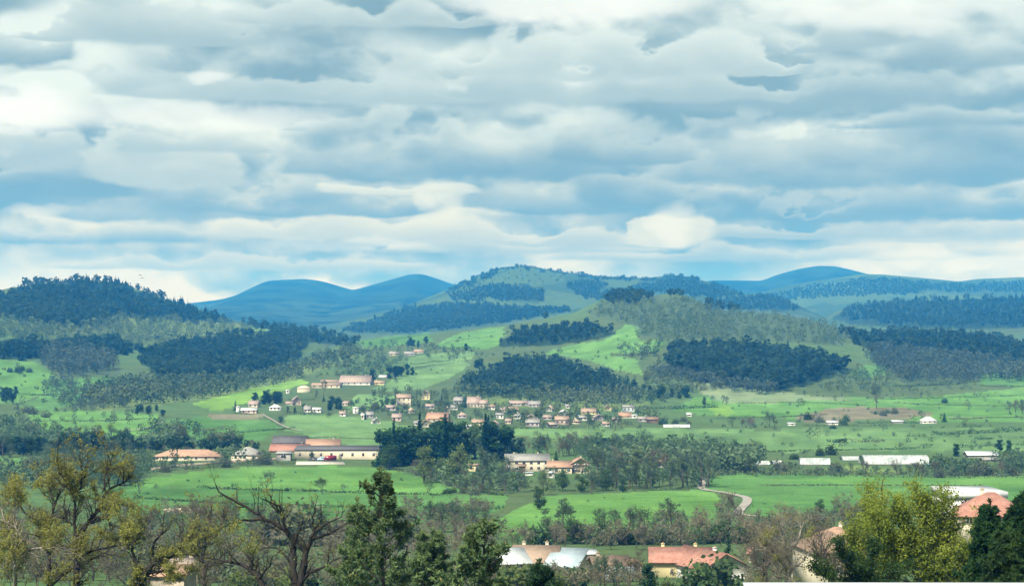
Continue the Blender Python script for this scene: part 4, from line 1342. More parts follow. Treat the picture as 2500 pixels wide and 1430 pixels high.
house(702, 960, 8, 7, 2, 'tiny white cube hut left of the cream barn', W_WHITE, R_WHITE, 'flat', wins=1, name='hut', cat='hut', chim=0)
house(866, 940, 76, 7, 16, 'large hillside farm with broad pink roof', W_WHITE, R_PINK, yaw=-4, wins=5, chim=1, depth=16, name='farmhouse', cat='farmhouse')
house(795, 947, 70, 7, 5, 'long tan low wing running left from the pink farm roof', W_CREAM, R_TAN, yaw=-2, wins=5, chim=0, name='farm_wing', cat='barn')
house(806, 934, 46, 3, 4, 'narrow pale roofed shed behind the tan farm wing', W_CREAM, R_TAN, wins=0, chim=0, name='shed', cat='shed')
house(936, 923, 21, 3, 4, 'small pale roofed shed at the wood edge right of the hillside farm', W_GREY, R_WHITE, wins=0, chim=0, name='shed', cat='shed')
house(926, 939, 24, 5, 5, 'low cream house just right of the hillside farm', W_YELLOW, R_TAN, wins=2, chim=1)
house(986, 990, 34, 20, 8, 'tall cream house half hidden by trees, upper left of the village', W_CREAM, R_TAN, yaw=8, wins=3, floors=2)
house(1039, 975, 20, 14, 8, 'cream gabled tower house standing highest in the village', W_YELLOW, R_PINK, 'front', wins=2, floors=2, chim=0)
house(1118, 986, 24, 9, 8, 'grey roofed house right of the dark cypress', W_GREY, R_GREY, yaw=-15, wins=2)
house(1156, 995, 32, 12, 14, 'big pink roofed house with two roof heights', W_CREAM, R_PINK, yaw=-6, wins=4, floors=1, chim=2)
house(1180, 996, 18, 12, 8, 'lower right half of the big pink roofed house', W_CREAM, R_PINK, yaw=-6, wins=2, chim=0)
house(1267, 990, 48, 6, 6, 'long lilac grey roofed row under the knoll', W_LILAC, R_PINK, yaw=-3, wins=5, chim=1)
house(1304, 993, 28, 7, 7, 'grey house at the right end of the long roofed row', W_LILAC, R_GREY, yaw=-14, wins=3)
house(1228, 1005, 14, 5, 5, 'small pinkish house left of the pale yellow one', W_PINK, R_PINK, wins=1)
house(1255, 1010, 23, 10, 7, 'pale yellow house below the long lilac row', W_YELLOW, R_TAN, yaw=10, wins=2)
house(1220, 1022, 18, 10, 4, 'plain pale walled house under the small pink one', W_WHITE, R_GREY, wins=2, chim=0)
house(1167, 1040, 29, 9, 7, 'cream house in front of the tall dark trees, right of the apricot roof', W_CREAM, R_TAN, wins=2)
house(1066, 1030, 52, 8, 14, 'wide house with apricot tiled roof', W_CREAM, R_ORANGE, yaw=-6, wins=4, depth=12)
house(1040, 1042, 20, 11, 7, 'cream gable at the left end of the apricot roofed house', W_CREAM, R_ORANGE, 'front', wins=1, chim=0)
house(1085, 1039, 30, 7, 7, 'cream annexe in front of the apricot roofed house', W_CREAM, R_ORANGE, yaw=-8, wins=2, chim=0)
house(968, 1028, 22, 10, 8, 'pink house at the right end of the pale field', W_PINK, R_PINK, wins=2)
house(1017, 1038, 12, 6, 4, 'small white cottage right of the pink one, behind the dark trees', W_WHITE, R_GREY, wins=1)
house(1144, 1046, 13, 5, 4, 'white hut under the cream house', W_WHITE, R_WHITE, wins=1, name='hut', cat='hut', chim=0)
house(1300, 1041, 33, 10, 8, 'lilac grey house standing on the hedge of the pale plain', W_LILAC, R_GREY, yaw=-8, wins=3)
house(1296, 1026, 22, 8, 6, 'cream upper house right behind the lilac grey one', W_CREAM, R_PINK, 'front', wins=2, chim=0)
house(1379, 1016, 21, 9, 7, 'bright white house in the middle right of the village', W_WHITE, R_WHITE, 'front', yaw=10, wins=2, chim=0)
house(1386, 996, 11, 5, 4, 'pale green hut above the bright white house', W_WHITE, R_GREY, wins=1, chim=0, name='hut', cat='hut')
house(1372, 1036, 33, 12, 8, 'tan house with pinkish roof under the bright white one', W_PINK, R_TAN, wins=3)
house(1437, 1011, 36, 6, 8, 'ochre roofed house on the grass slope right of the white one', W_YELLOW, R_TAN, yaw=-8, wins=3)
house(1485, 1002, 17, 8, 6, 'small cream yellow house right of the ochre roof', W_YELLOW, R_TAN, 'front', wins=1, chim=0)
house(1535, 1005, 28, 12, 4, 'pale blue walled house at the right end of the village', W_BLUE, R_GREY, wins=3)
house(1526, 1020, 30, 5, 8, 'orange roofed house below the pale blue one', W_CREAM, R_ORANGE, yaw=-5, wins=2)
house(1549, 1020, 14, 6, 2, 'white flat block right of the orange roof', W_WHITE, R_WHITE, 'flat', wins=1, chim=0)
house(1570, 1029, 24, 7, 5, 'grey pink house left of the brown shed', W_LILAC, R_GREY, wins=2)
house(1594, 1032, 28, 9, 5, 'dark red brown shed at the right end of the village', W_BROWN, R_BROWN, wins=2, chim=0, name='shed', cat='shed')
house(1000, 868, 26, 5, 5, 'grey roofed house high on the slope left of the narrow meadow', W_GREY, R_GREY, wins=2)
house(1022, 862, 22, 4, 5, 'pale house high on the slope beside the grey roofed one', W_CREAM, R_TAN, wins=2)
house(962, 868, 24, 5, 5, 'leftmost pale roofed house high on the slope', W_CREAM, R_GREY, wins=2)
# small houses lost among the gardens, none of which shows a feature of its own
_sm = sorted([(842, 990), (920, 1034), (955, 1002), (1006, 1008), (1050, 998), (1092, 1008), (1128, 1020), (1206, 1040), (1240, 1034), (1262, 1022), (1340, 1004), (1352, 1044), (1410, 1034), (1424, 1026), (1462, 1026), (1480, 1040), (1505, 1030), (1200, 1000), (1336, 1024), (1108, 1000)])
for i_, (x_, y_) in enumerate(_sm):
    wl, rf = [(W_CREAM, R_PINK), (W_WHITE, R_GREY), (W_LILAC, R_PINK), (W_WHITE, R_TAN), (W_GREY, R_PINK)][i_ % 5]
    house(x_, y_, 14 + 8 * ((i_ * 7) % 5) / 4, 6 + (i_ % 3), 5 + (i_ % 2), 'small pale house half hidden in the village gardens, %s' % ('leftmost' if i_ == 0 else 'rightmost' if i_ == len(_sm) - 1 else ORD[i_] + ' from left'),
          wl, rf, ['gable', 'front', 'gable', 'hip'][i_ % 4], yaw=(i_ * 37) % 40 - 20, wins=2, chim=i_ % 2, group='small houses in the village gardens')
# ---- the right-hand plain
tunnel(1652, 1044, 66, 8, 'white tunnel alone at the edge of the pale plain', 7, bays=8)
house(1683, 1016, 11, 5, 3, 'tiny white hut above the long white tunnel', W_WHITE, R_WHITE, wins=1, name='hut', cat='hut', chim=0)
house(2033, 1037, 26, 6, 4, 'white shed with a dark bush in front on the right plain', W_WHITE, R_WHITE, wins=1, name='shed', cat='shed', chim=0)
house(1934, 1038, 17, 4, 2, 'small flat white hut left of the white shed', W_WHITE, R_WHITE, 'flat', wins=1, name='hut', cat='hut', chim=0)
house(2270, 1033, 36, 6, 10, 'white roofed house left of the lone dark conifer', W_WHITE, R_WHITE, 'hip', yaw=6, wins=3, chim=0)
house(2192, 1033, 26, 4, 3, 'low pale shed in the hedge line left of the white roofed house', W_GREY, R_WHITE, wins=1, name='shed', cat='shed', chim=0)
TG = 'white tunnels of the nursery'
tunnel(1861, 1135, 38, 9, 'leftmost white tunnel of the nursery, short and low', 8, TG, bays=5)
tunnel(1899, 1134, 22, 9, 'second tunnel of the nursery, the shortest', 8, TG, bays=3)
tunnel(1990, 1135, 74, 16, 'third tunnel of the nursery, slanting to the left', 9, TG, yaw=-6, bays=9)
tunnel(2083, 1124, 52, 9, 'grey white tunnel just behind the largest one', 9, TG, bays=6)
tunnel(2190, 1134, 160, 21, 'largest and longest white tunnel of the nursery', 13, TG, bays=16)
house(2400, 1116, 74, 5, 8, 'low house with long white roof at the right edge of the plain', W_STONE, R_WHITE, wins=3, chim=0)
house(2425, 1126, 48, 4, 4, 'grey stone shed in front of the long white roof', W_STONE, R_GREY, wins=1, name='shed', cat='shed', chim=0)
# ---- manor among the trees
house(1126, 1110, 34, 24, 9, 'pale yellow tall house behind the light green trees', W_YELLOW, R_BROWN, 'hip', wins=2, floors=2)
house(1157, 1150, 28, 14, 3, 'small cream house with flat roof right of the light green tree', W_YELLOW, R_TAN, 'flat', wins=2, chim=0)
house(1288, 1150, 108, 26, 14, 'long grey roofed manor among bare trees', W_CREAM, R_GREY, yaw=2, wins=6, floors=2, chim=2, depth=10, wsz=(1.1, 1.6))
house(1275, 1153, 16, 15, 3, 'dark brown lean-to against the grey roofed manor', W_BROWN, R_BROWN, 'mono', wins=0, chim=0, depth=3.5, name='shed', cat='shed')
house(1366, 1156, 60, 16, 13, 'lower house with orange roof right of the grey manor', W_CREAM, R_ORANGE, yaw=-3, wins=4, chim=1, depth=9)
house(1418, 1155, 46, 24, 13, 'two storey house with orange roof and tall openings', W_CREAM, R_ORANGE, 'front', yaw=8, wins=2, floors=2, chim=1, wsz=(1.4, 2.0), shut=True)
house(1344, 1166, 20, 11, 3, 'small white outbuilding below the orange roofed house', W_WHITE, R_WHITE, 'flat', wins=1, chim=0, name='outbuilding', cat='shed')
house(1290, 1160, 22, 6, 2, 'low white wall block below the grey manor', W_WHITE, R_WHITE, 'flat', wins=0, chim=0, depth=2, name='outbuilding', cat='shed')
house(1540, 1141, 9, 13, 3, 'slim white gable among the bare trees right of the manor', W_WHITE, R_TAN, 'front', wins=1, chim=0)
house(1620, 1141, 40, 12, 6, 'white walled house with orange roof, right of the bare tree belt', W_WHITE, R_ORANGE, yaw=10, wins=2)
# ---- long farm
house(455, 1124, 166, 10, 15, 'long low barn with plain orange roof at the left end of the farm', W_CREAM, R_ORANGE, 'hip', wins=7, chim=0, depth=13, name='barn', cat='barn')
house(597, 1124, 66, 14, 18, 'grey green roofed barn right of the long orange one', W_CREAM, R_GREY, 'hip', yaw=-6, wins=3, chim=0, depth=12, name='barn', cat='barn')
house(706, 1088, 82, 7, 15, 'dark slate roofed barn behind the farm', W_GREY, R_DARK, wins=2, chim=0, depth=12, name='barn', cat='barn')
house(705, 1105, 94, 5, 14, 'long red tiled range in the middle of the farm', W_STONE, R_RED, wins=5, chim=1, depth=11, name='barn', cat='barn')
house(788, 1102, 82, 8, 20, 'highest orange tiled roof at the back of the farm', W_CREAM, R_ORANGE, yaw=3, wins=4, chim=1, depth=12, name='farmhouse', cat='farmhouse')
house(822, 1120, 206, 22, 5, 'long pale walled shed with thin dark roof at the right end of the farm', W_CREAM, R_DARK, 'mono', wins=8, chim=0, depth=14, name='barn', cat='barn')
house(692, 1124, 34, 17, 4, 'grey shed with round dark opening beside the long pale wall', W_GREY, R_GREY, 'mono', wins=1, chim=0, depth=6, name='shed', cat='shed', wsz=(2.2, 2.4))
# ---- roofs just below the viewpoint
HB = 310.0
b1 = house(1664, 1412, 146, 41, 27, 'yellow walled house with long red tiled roof and small window', W_YELLOW, R_RED, yaw=-3, wins=0, chim=2, depth=8.5, Y=HB, eave=.5)
add_window(b1, -1.6, -.03, .7, .55, .95, 0)
add_window(b1, 2.9, -.03, .8, .9, 1.2, 0)
b2 = house(1772, 1413, 128, 27, 34, 'white gabled house with red roof joined to the yellow one', W_WHITE, R_RED, 'front', yaw=24, wins=0, chim=1, depth=13, Y=HB - 6, eave=.45)
add_window(b2, .8, -.03, 1.5, .7, .8, 0)
add_window(b2, -2.4, -.03, .3, .9, 1.1, 0)
house(1715, 1416, 40, 14, 16, 'little red roofed lean-to between the yellow and the white house', W_STONE, R_RED, 'mono', yaw=-6, wins=1, chim=0, Y=HB - 9, depth=4, name='outbuilding', cat='shed')
HOUSES += [(1640, 1412, 96, 68), (1800, 1412, 70, 60), (1306, 1376, 100, 44)]
h1 = house(1306, 1398, 104, 24, 34, 'house with terracotta hip roof between two pale sheet roofed wings', W_CREAM, R_TAN, yaw=-4, wins=3, chim=2, depth=9, Y=HB, eave=.5)
house(1260, 1394, 74, 18, 24, 'left wing under a bright white sheet roof', W_CREAM, R_WHITE, 'mono', yaw=12, wins=2, chim=0, depth=7, Y=HB - 5)
house(1368, 1398, 80, 14, 30, 'right wing under a blue grey sheet roof', W_CREAM, R_BLUE, 'mono', yaw=-14, wins=2, chim=0, depth=8, Y=HB - 4)
house(1430, 1368, 52, 14, 4, 'white flat topped block behind the pale sheet roofs', W_WHITE, R_WHITE, 'flat', wins=3, chim=0, depth=7, Y=HB + 45)
house(1500, 1404, 90, 12, 26, 'dull brown roofed house behind leafless shrubs', W_STONE, R_BROWN, yaw=8, wins=2, chim=1, depth=9, Y=HB + 6)
house(1553, 1402, 32, 20, 14, 'small white gable left of the yellow house', W_WHITE, R_ORANGE, 'front', yaw=26, wins=1, chim=0, depth=8, Y=HB + 8)
house(1858, 1384, 62, 34, 20, 'red roofed house behind the white gable and bare trees', W_CREAM, R_RED, 'hip', yaw=-8, wins=2, chim=1, depth=9, Y=HB + 40)
h8 = house(2050, 1412, 128, 66, 40, 'cream house with orange tiled roof and white chimney behind the brown trees', W_CREAM, R_BROWN, 'hip', yaw=8, wins=3, floors=2, chim=0, depth=10, Y=250, shut=True)
house(2062, 1340, 100, 18, 30, 'upper orange roof just behind the cream house', W_CREAM, R_ORANGE, 'hip', yaw=6, wins=2, chim=1, depth=8, Y=272)
h7 = house(2425, 1290, 170, 30, 52, 'house with broad red hipped roof at the right edge', W_CREAM, R_RED, 'hip', yaw=-10, wins=3, chim=1, depth=10, Y=262, shut=True)
house(2388, 1246, 138, 30, 16, 'long white walled building behind the red hipped roof', W_WHITE, R_WHITE, 'flat', yaw=2, wins=2, chim=0, depth=11, Y=300)
h9 = house(452, 1420, 58, 30, 18, 'small house with pale orange roof seen through the bare branches', W_STONE, R_PINK, yaw=12, wins=2, chim=1, depth=7, Y=255)
house(408, 1432, 84, 26, 20, 'ochre stone shed left of the small orange roofed house', W_STONE, R_ORANGE, yaw=-6, wins=1, chim=0, depth=6, Y=240, name='shed', cat='shed')


def wall_along(name, pts, h, t, m, label, cat='wall', Y=None):
    P = hits([p[0] for p in pts], [p[1] for p in pts]) if Y is None else np.array([ground_at(p[0], Y) for p in pts])
    parts = []
    for a, b in zip(P[:-1], P[1:]):
        n_ = unit(np.array([-(b - a)[1], (b - a)[0], 0])) * t / 2
        V = np.array([a - n_, a + n_, b + n_, b - n_])
        V[:, 2] -= .5
        T = V.copy()
        T[:, 2] += h + .5
        parts.append((np.concatenate([V, T]), np.array([(3, 2, 1, 0), (4, 5, 6, 7), (0, 1, 5, 4), (1, 2, 6, 5), (2, 3, 7, 6), (3, 0, 4, 7)])))
    c = P.mean(0)
    V, Fs, _ = join(parts)
    o = link(name, newmesh(name, V - c, Fs, [m]), loc=tuple(c))
    return tag(o, label, cat)


wall_along('garden_wall', [(400, 1252), (430, 1251), (470, 1252)], 1.3, .4, W_CREAM, 'pale garden wall on the meadow edge behind the left trees')
wall_along('garden_wall', [(1935, 1416), (1985, 1412)], 1.1, .35, W_CREAM, 'low cream wall left of the cream house')
wall_along('garden_wall', [(690, 1122), (640, 1124), (560, 1130), (430, 1140), (370, 1148)], 1.0, .4, W_STONE, 'low stone wall along the farm hedge')
# yard and vehicles at the long farm
yp = hits([724, 838, 842, 722], [1127, 1127, 1133, 1134])
yp[:, 2] += .35
tag(link('farmyard', newmesh('farmyard', np.concatenate([yp, yp - [0, 0, 1.2]]), np.array([(3, 2, 1, 0), (4, 5, 6, 7), (0, 1, 5, 4), (1, 2, 6, 5), (2, 3, 7, 6), (3, 0, 4, 7)]), [surf('yard_gravel', (.34, .33, .28), (.44, .43, .37), .5, .95, .05)])), 'pale gravel yard in front of the long pale shed', kind='structure')
M_RUB, _, _ = mat('rubber', (.015, .015, .016), .8)


def paint(name, c):
    m, q_, b_ = mat(name, c, .3, .5)
    return m


def lathe_wheel(r, w):
    n = 14
    th = np.arange(n) * 2 * np.pi / n
    prof = [(.55 * r, -w / 2), (r * .95, -w / 2), (r, -w * .35), (r, w * .35), (r * .95, w / 2), (.55 * r, w / 2)]
    V = np.array([(np.cos(t) * a, b, np.sin(t) * a) for a, b in prof for t in th])
    f = [(k * n + i, k * n + (i + 1) % n, ((k + 1) % 6) * n + (i + 1) % n, ((k + 1) % 6) * n + i) for k in range(6) for i in range(n)]
    return V, np.array(f)


WHEEL = mesh_of('wheel', [lathe_wheel(.34, .2)], [M_RUB])
n_ = 12
_th = np.arange(n_) * 2 * np.pi / n_
RIM = newmesh('rim', np.concatenate([[(np.cos(t) * .19, s, np.sin(t) * .19) for t in _th] for s in (-.08, .08)]),
              [np.array([(i, (i + 1) % n_, n_ + (i + 1) % n_, n_ + i) for i in range(n_)]), np.array([list(range(n_))[::-1], list(range(n_, 2 * n_))])], [M_GUT])
M_LAMP, _, _ = mat('lamp_glass', (.7, .7, .65), .15, .6)


def vehicle(loc, label, colour, prof, glass, L, Wd, yaw, name, cat, wh):
    """side profile (x,z) given width; tapered cabin; wheels, lamps"""
    e = link(name, None, loc=tuple(loc))
    e.rotation_euler = (0, 0, math.radians(yaw))
    tag(e, label, cat)
    n = len(prof)
    V = []
    for s in (-1, 1):
        for x, z in prof:
            tp = 1.0 if z < .95 else 1.0 - .16 * min(1, (z - .95) / .6)
            V.append((x, s * Wd / 2 * tp, z))
    f = np.array([(i, (i + 1) % n, n + (i + 1) % n, n + i) for i in range(n)])
    link('body', newmesh('body', np.array(V), [f, np.array([list(range(n))[::-1]]), np.array([list(range(n, 2 * n))])], [colour]), e)
    g_ = []
    for s in (-1, 1):
        q4 = np.array([(x, s * (Wd / 2 * (1 - .16 * max(0, min(1, (z - .95) / .6))) + .012), z) for x, z in glass])
        link('side_window', newmesh('side_window', q4, np.arange(len(glass))[None] if s > 0 else np.arange(len(glass))[::-1][None], [M_GLASS]), e)
    for x in wh:
        for s in (-1, 1):
            o = link('wheel', WHEEL, e, (x, s * (Wd / 2 - .06), .34))
            link('rim', RIM, o, (0, s * .04, 0))
    for s in (-1, 1):
        link('headlight', mesh_of('headlight', [box(-.03, .03, -.16, .16, -.07, .07)], [M_LAMP]), e, (-L / 2 - .01, s * Wd * .33, .68))
    return e


CARP = [(-2.0, .25), (-2.05, .62), (-1.95, .82), (-1.0, .95), (-.45, 1.45), (.9, 1.48), (1.65, 1.0), (2.0, .92), (2.05, .55), (1.98, .25)]
CARG = [(-.85, .98), (-.40, 1.38), (.85, 1.40), (1.40, 1.0)]
VANP = [(-2.6, .3), (-2.65, .8), (-2.4, 1.15), (-1.9, 2.05), (-1.6, 2.25), (2.5, 2.25), (2.6, 2.1), (2.6, .3)]
VANG = [(-2.2, 1.25), (-1.8, 1.95), (-1.0, 1.95), (-1.0, 1.25)]
vehicle(at(786, 1126) + [0, 0, .35], 'pale blue car parked in the farmyard left of the red van', paint('paint_pale_blue', (.35, .55, .72)), CARP, CARG, 4.1, 1.75, 12, 'parked_car', 'car', (-1.25, 1.25))
vehicle(at(806, 1127) + [0, 0, .35], 'dark red van parked in front of the long pale shed', paint('paint_red', (.20, .016, .022)), VANP, VANG, 5.2, 2.0, 4, 'parked_van', 'van', (-1.7, 1.6))
vehicle(at(764, 1126) + [0, 0, .35], 'dark grey car parked left of the pale blue one', paint('paint_dark', (.05, .05, .055)), CARP, CARG, 4.1, 1.75, -6, 'parked_car', 'car', (-1.25, 1.25))
vehicle(ground_at(1512, HB - 14), 'pale blue van parked below the dull brown roof', paint('paint_ice', (.55, .68, .70)), VANP, VANG, 5.2, 2.0, 20, 'parked_van', 'van', (-1.7, 1.6))

# white parapet of the terrace right at the bottom of the view
tp = CAMZ + (HOR - 1426.5) / F * 26
e = link('parapet', None, loc=(0, 26, 0))
tag(e, 'white capped terrace wall along the bottom right edge', 'wall')
link('wall', mesh_of('wall', [box(3.2, 9.6, 0, .22, tp - 1.8, tp - .05)], [W_WHITE]), e)
link('coping', mesh_of('coping', [box(3.17, 9.63, -.04, .26, tp - .048, tp)], [R_WHITE]), e)
# a pair of birds over the left hill
M_BIRD, _, _ = mat('feathers_dark', (.02, .02, .022), .8)


def bird(px, py, Y, span, bank, label):
    c = np.array([(px - 1250) / F * Y, Y, CAMZ + (HOR - py) / F * Y])
    s = span / 2
    xs_ = np.linspace(-.26, .30, 9) * span
    rad = np.array([.004, .022, .036, .045, .048, .042, .034, .036, .006]) * span
    n = 8
    th = np.arange(n) * 2 * np.pi / n
    V = [(x, r * np.cos(t), r * np.sin(t)) for x, r in zip(xs_, rad) for t in th]
    f = [(k * n + i, k * n + (i + 1) % n, (k + 1) * n + (i + 1) % n, (k + 1) * n + i) for k in range(8) for i in range(n)]
    o = len(V)
    for sg in (-1, 1):
        ro = [(.16, .03, .02), (.20, .28, .10), (.15, .62, .09), (.02, 1.0, .02), (-.03, .95, .02), (-.06, .6, .085), (-.10, .25, .10), (-.10, .03, .02)]
        a = len(V)
        V += [(x * span * .8, sg * y_ * s, z * span) for x, y_, z in ro] + [(x * span * .8, sg * y_ * s, z * span - .012 * span) for x, y_, z in ro]
        for i in range(3):
            f.append((a + i, a + i + 1, a + 6 - i, a + 7 - i))
            f.append((a + 8 + 7 - i, a + 8 + 6 - i, a + 8 + i + 1, a + 8 + i))
        for i in range(8):
            f.append((a + i, a + 8 + i, a + 8 + (i + 1) % 8, a + (i + 1) % 8))
    a = len(V)
    V += [(-.22 * span, -.015 * span, 0), (-.40 * span, -.07 * span, 0), (-.42 * span, .07 * span, 0), (-.22 * span, .015 * span, 0)]
    V += [(x, y_, z - .01 * span) for x, y_, z in V[a:a + 4]]
    f += [(a, a + 1, a + 2, a + 3), (a + 7, a + 6, a + 5, a + 4), (a, a + 4, a + 5, a + 1), (a + 1, a + 5, a + 6, a + 2), (a + 2, a + 6, a + 7, a + 3)]
    ob = link('flying_bird', newmesh('flying_bird', np.array(V), np.array(f), [M_BIRD]), loc=tuple(c))
    ob.rotation_euler = (math.radians(bank), math.radians(-6), math.radians(80))
    return tag(ob, label, 'bird')


bird(342, 672, 330, .95, 10, 'upper left of two dark birds flying over the wooded hill')
bird(347, 679, 322, .95, -8, 'lower right of two dark birds flying over the wooded hill')

M_THICK = leafmat("thicket", (.040, .084, .042), (.130, .190, .095), .32, .0)
M_THICKB = leafmat("brown_thicket", (.082, .078, .054), (.190, .175, .118), .32, .0)
THICKETS = [
    ('gardens and shrubbery of the village between the houses', [(830, 975), (950, 958), (1100, 955), (1200, 998), (1330, 985), (1480, 998), (1600, 1008), (1600, 1036), (1400, 1050), (1200, 1044), (1140, 1030), (940, 1016), (830, 1010)], dict(shrub=3, round=3, twig=3), (15, 7), (4, 7.5), M_WMIX),
    ('loose trees and shrubs on the slope left of the narrow hillside meadow', [(760, 885), (900, 850), (990, 870), (985, 900), (900, 932), (830, 922), (760, 920)], dict(twig=3, round=3, shrub=2), (16, 7), (5, 9), M_WMIX),
    ('grey scrub and bare trees between the bright left field and the dark belt', [(-120, 1030), (90, 1040), (120, 1056), (340, 1070), (420, 1030), (470, 1060), (500, 1072), (480, 1090), (350, 1100), (-120, 1108)], dict(twig=4, shrub=4, round=2), (19, 8), (4, 8), M_THICK),
    ('dark belt of trees at the left under the grey scrub', [(-120, 1104), (0, 1100), (200, 1098), (330, 1100), (420, 1098), (640, 1096), (640, 1100), (360, 1106), (200, 1110), (-120, 1112)], dict(pine=4, round=3), (9, 5), (4, 8), M_WCON),
    ('leafless thicket in front of the barns', [(360, 1152), (480, 1143), (720, 1129), (720, 1121), (560, 1123), (440, 1128), (362, 1136)], dict(twig=4, shrub=2, bare=1), (12, 5), (4, 7.5), M_THICK),
    ('bare trees and bushes left of the bright meadow', [(-100, 1162), (60, 1152), (90, 1120), (340, 1120), (372, 1152), (345, 1186), (200, 1196), (-100, 1196)], dict(bare=3, twig=3, shrub=3), (14, 7), (4, 7.5), M_THICK),
    ('dense leafless wood round the manor and along the meadow', [(1000, 1156), (1120, 1150), (1190, 1140), (1240, 1162), (1440, 1168), (1560, 1128), (1730, 1130), (1738, 1190), (1330, 1199), (1240, 1207), (1130, 1198)], dict(bare=4, twig=4, shrub=3), (17, 8), (4, 8), M_THICK),
    ('leafless wood behind the manor reaching to the nursery', [(1240, 1110), (1420, 1100), (1600, 1100), (1740, 1108), (1860, 1128), (1850, 1150), (1740, 1158), (1450, 1140), (1440, 1118)], dict(bare=4, twig=3, shrub=1), (13, 6), (6, 10), M_THICK),
    ('leafless scrub along the brook between the meadows and the roofs', [(880, 1275), (1090, 1246), (1240, 1234), (1170, 1286), (1250, 1318), (1500, 1300), (1750, 1266), (1800, 1262), (1860, 1266), (2100, 1248), (2180, 1262), (2110, 1318), (1860, 1340), (1600, 1342), (1230, 1345), (1000, 1400), (850, 1400)], dict(brush=4, bare=3), (31, 15), (3.0, 6.0), M_THICKB),
    ('brown leafless thicket covering the slope at the lower left', [(-60, 1262), (330, 1256), (420, 1262), (620, 1285), (860, 1290), (860, 1440), (-60, 1440)], dict(brush=4, bare=3), (46, 24), (3.5, 6.5), M_THICKB),
    ('low brush filling the bottom of the slope under the foreground trees', [(-60, 1370), (600, 1375), (1240, 1396), (1240, 1446), (-60, 1446)], dict(brush=5, bare=1), (38, 14), (1.6, 3.4), M_THICKB),
    ('brown thicket round the cream house', [(1830, 1340), (1990, 1330), (2110, 1320), (2200, 1440), (1830, 1440)], dict(brush=4, bare=3), (24, 14), (2.5, 5), M_THICKB),
    ('thicket in front of the lower roofs', [(1000, 1400), (1240, 1408), (1440, 1412), (1600, 1420), (1840, 1424), (1840, 1444), (1000, 1444)], dict(brush=5, bare=1), (22, 8), (1.8, 3.6), M_THICKB),
    ('scrub belt round the white tunnels', [(1740, 1120), (1840, 1112), (1850, 1142), (2060, 1148), (2300, 1142), (2500, 1116), (2620, 1116), (2620, 1162), (2300, 1164), (1950, 1160), (1740, 1160)], dict(twig=4, shrub=4, bare=1), (14, 5.5), (3, 6.5), M_THICK),
    ('loose spring trees at the foot of the right woods', [(2080, 905), (2300, 930), (2400, 900), (2400, 945), (2160, 962), (1990, 958)], dict(twig=3, round=3, shrub=2), (16, 8), (5, 9), M_WPALE),
    ('scattered hedgerow trees on the open slope of the middle hill', [(870, 838), (1060, 846), (1150, 852), (1200, 870), (1130, 884), (1000, 870), (900, 862)], dict(twig=3, round=3, shrub=3), (18, 8), (4, 8), M_WMIX),
    ('spring scrub between the hillside meadow and the plantation', [(1500, 842), (1640, 836), (1610, 862), (1600, 905), (1660, 918), (1780, 948), (1700, 960), (1600, 985), (1560, 960), (1560, 915), (1600, 880), (1500, 862)], dict(twig=3, round=3, shrub=2), (14, 7), (5, 9), M_WMIX),
    ('grey trees on the left pasture edge and below the left hill', [(110, 925), (180, 930), (240, 960), (250, 1000), (200, 1006), (130, 985), (120, 950)], dict(twig=4, shrub=2), (15, 8), (5, 8), M_WBARE),
    ('scattered bushes and little hedges over the right plain', [(1250, 1050), (1700, 1012), (1950, 968), (2500, 950), (2620, 1000), (2620, 1100), (1900, 1104), (1700, 1104), (1300, 1066)], dict(shrub=5, twig=1), (62, 11), (3, 6.5), M_THICK),
    ('scattered bushes over the left meadows', [(300, 1200), (420, 1165), (720, 1142), (1000, 1160), (1100, 1204), (1100, 1250), (700, 1290), (300, 1260)], dict(shrub=5, bare=1), (90, 22), (1.6, 4), M_THICK),
    ('scattered bushes over the right meadows', [(1250, 1262), (1480, 1210), (1740, 1200), (1760, 1170), (2500, 1170), (2500, 1200), (2100, 1240), (1840, 1256), (1500, 1296)], dict(shrub=6, bare=1), (100, 22), (1.2, 3), M_THICK),
    ('scattered bushes over the hillside meadows', [(880, 840), (1240, 800), (1330, 862), (1560, 800), (1600, 860), (1560, 912), (1150, 880), (960, 950), (880, 930)], dict(shrub=3, round=2), (44, 14), (4, 8), M_WMIX),
    ('scattered trees over the left pastures', [(-60, 885), (90, 885), (280, 925), (380, 1012), (390, 1060), (100, 1050), (-60, 1000)], dict(shrub=3, twig=2), (42, 14), (4, 8), M_WMIX),
]
for lb_, poly_, mx_k, st_, hm_, m_ in THICKETS:
    wood('thicket', lb_, poly_, mx_k, st_, hm_, m_)

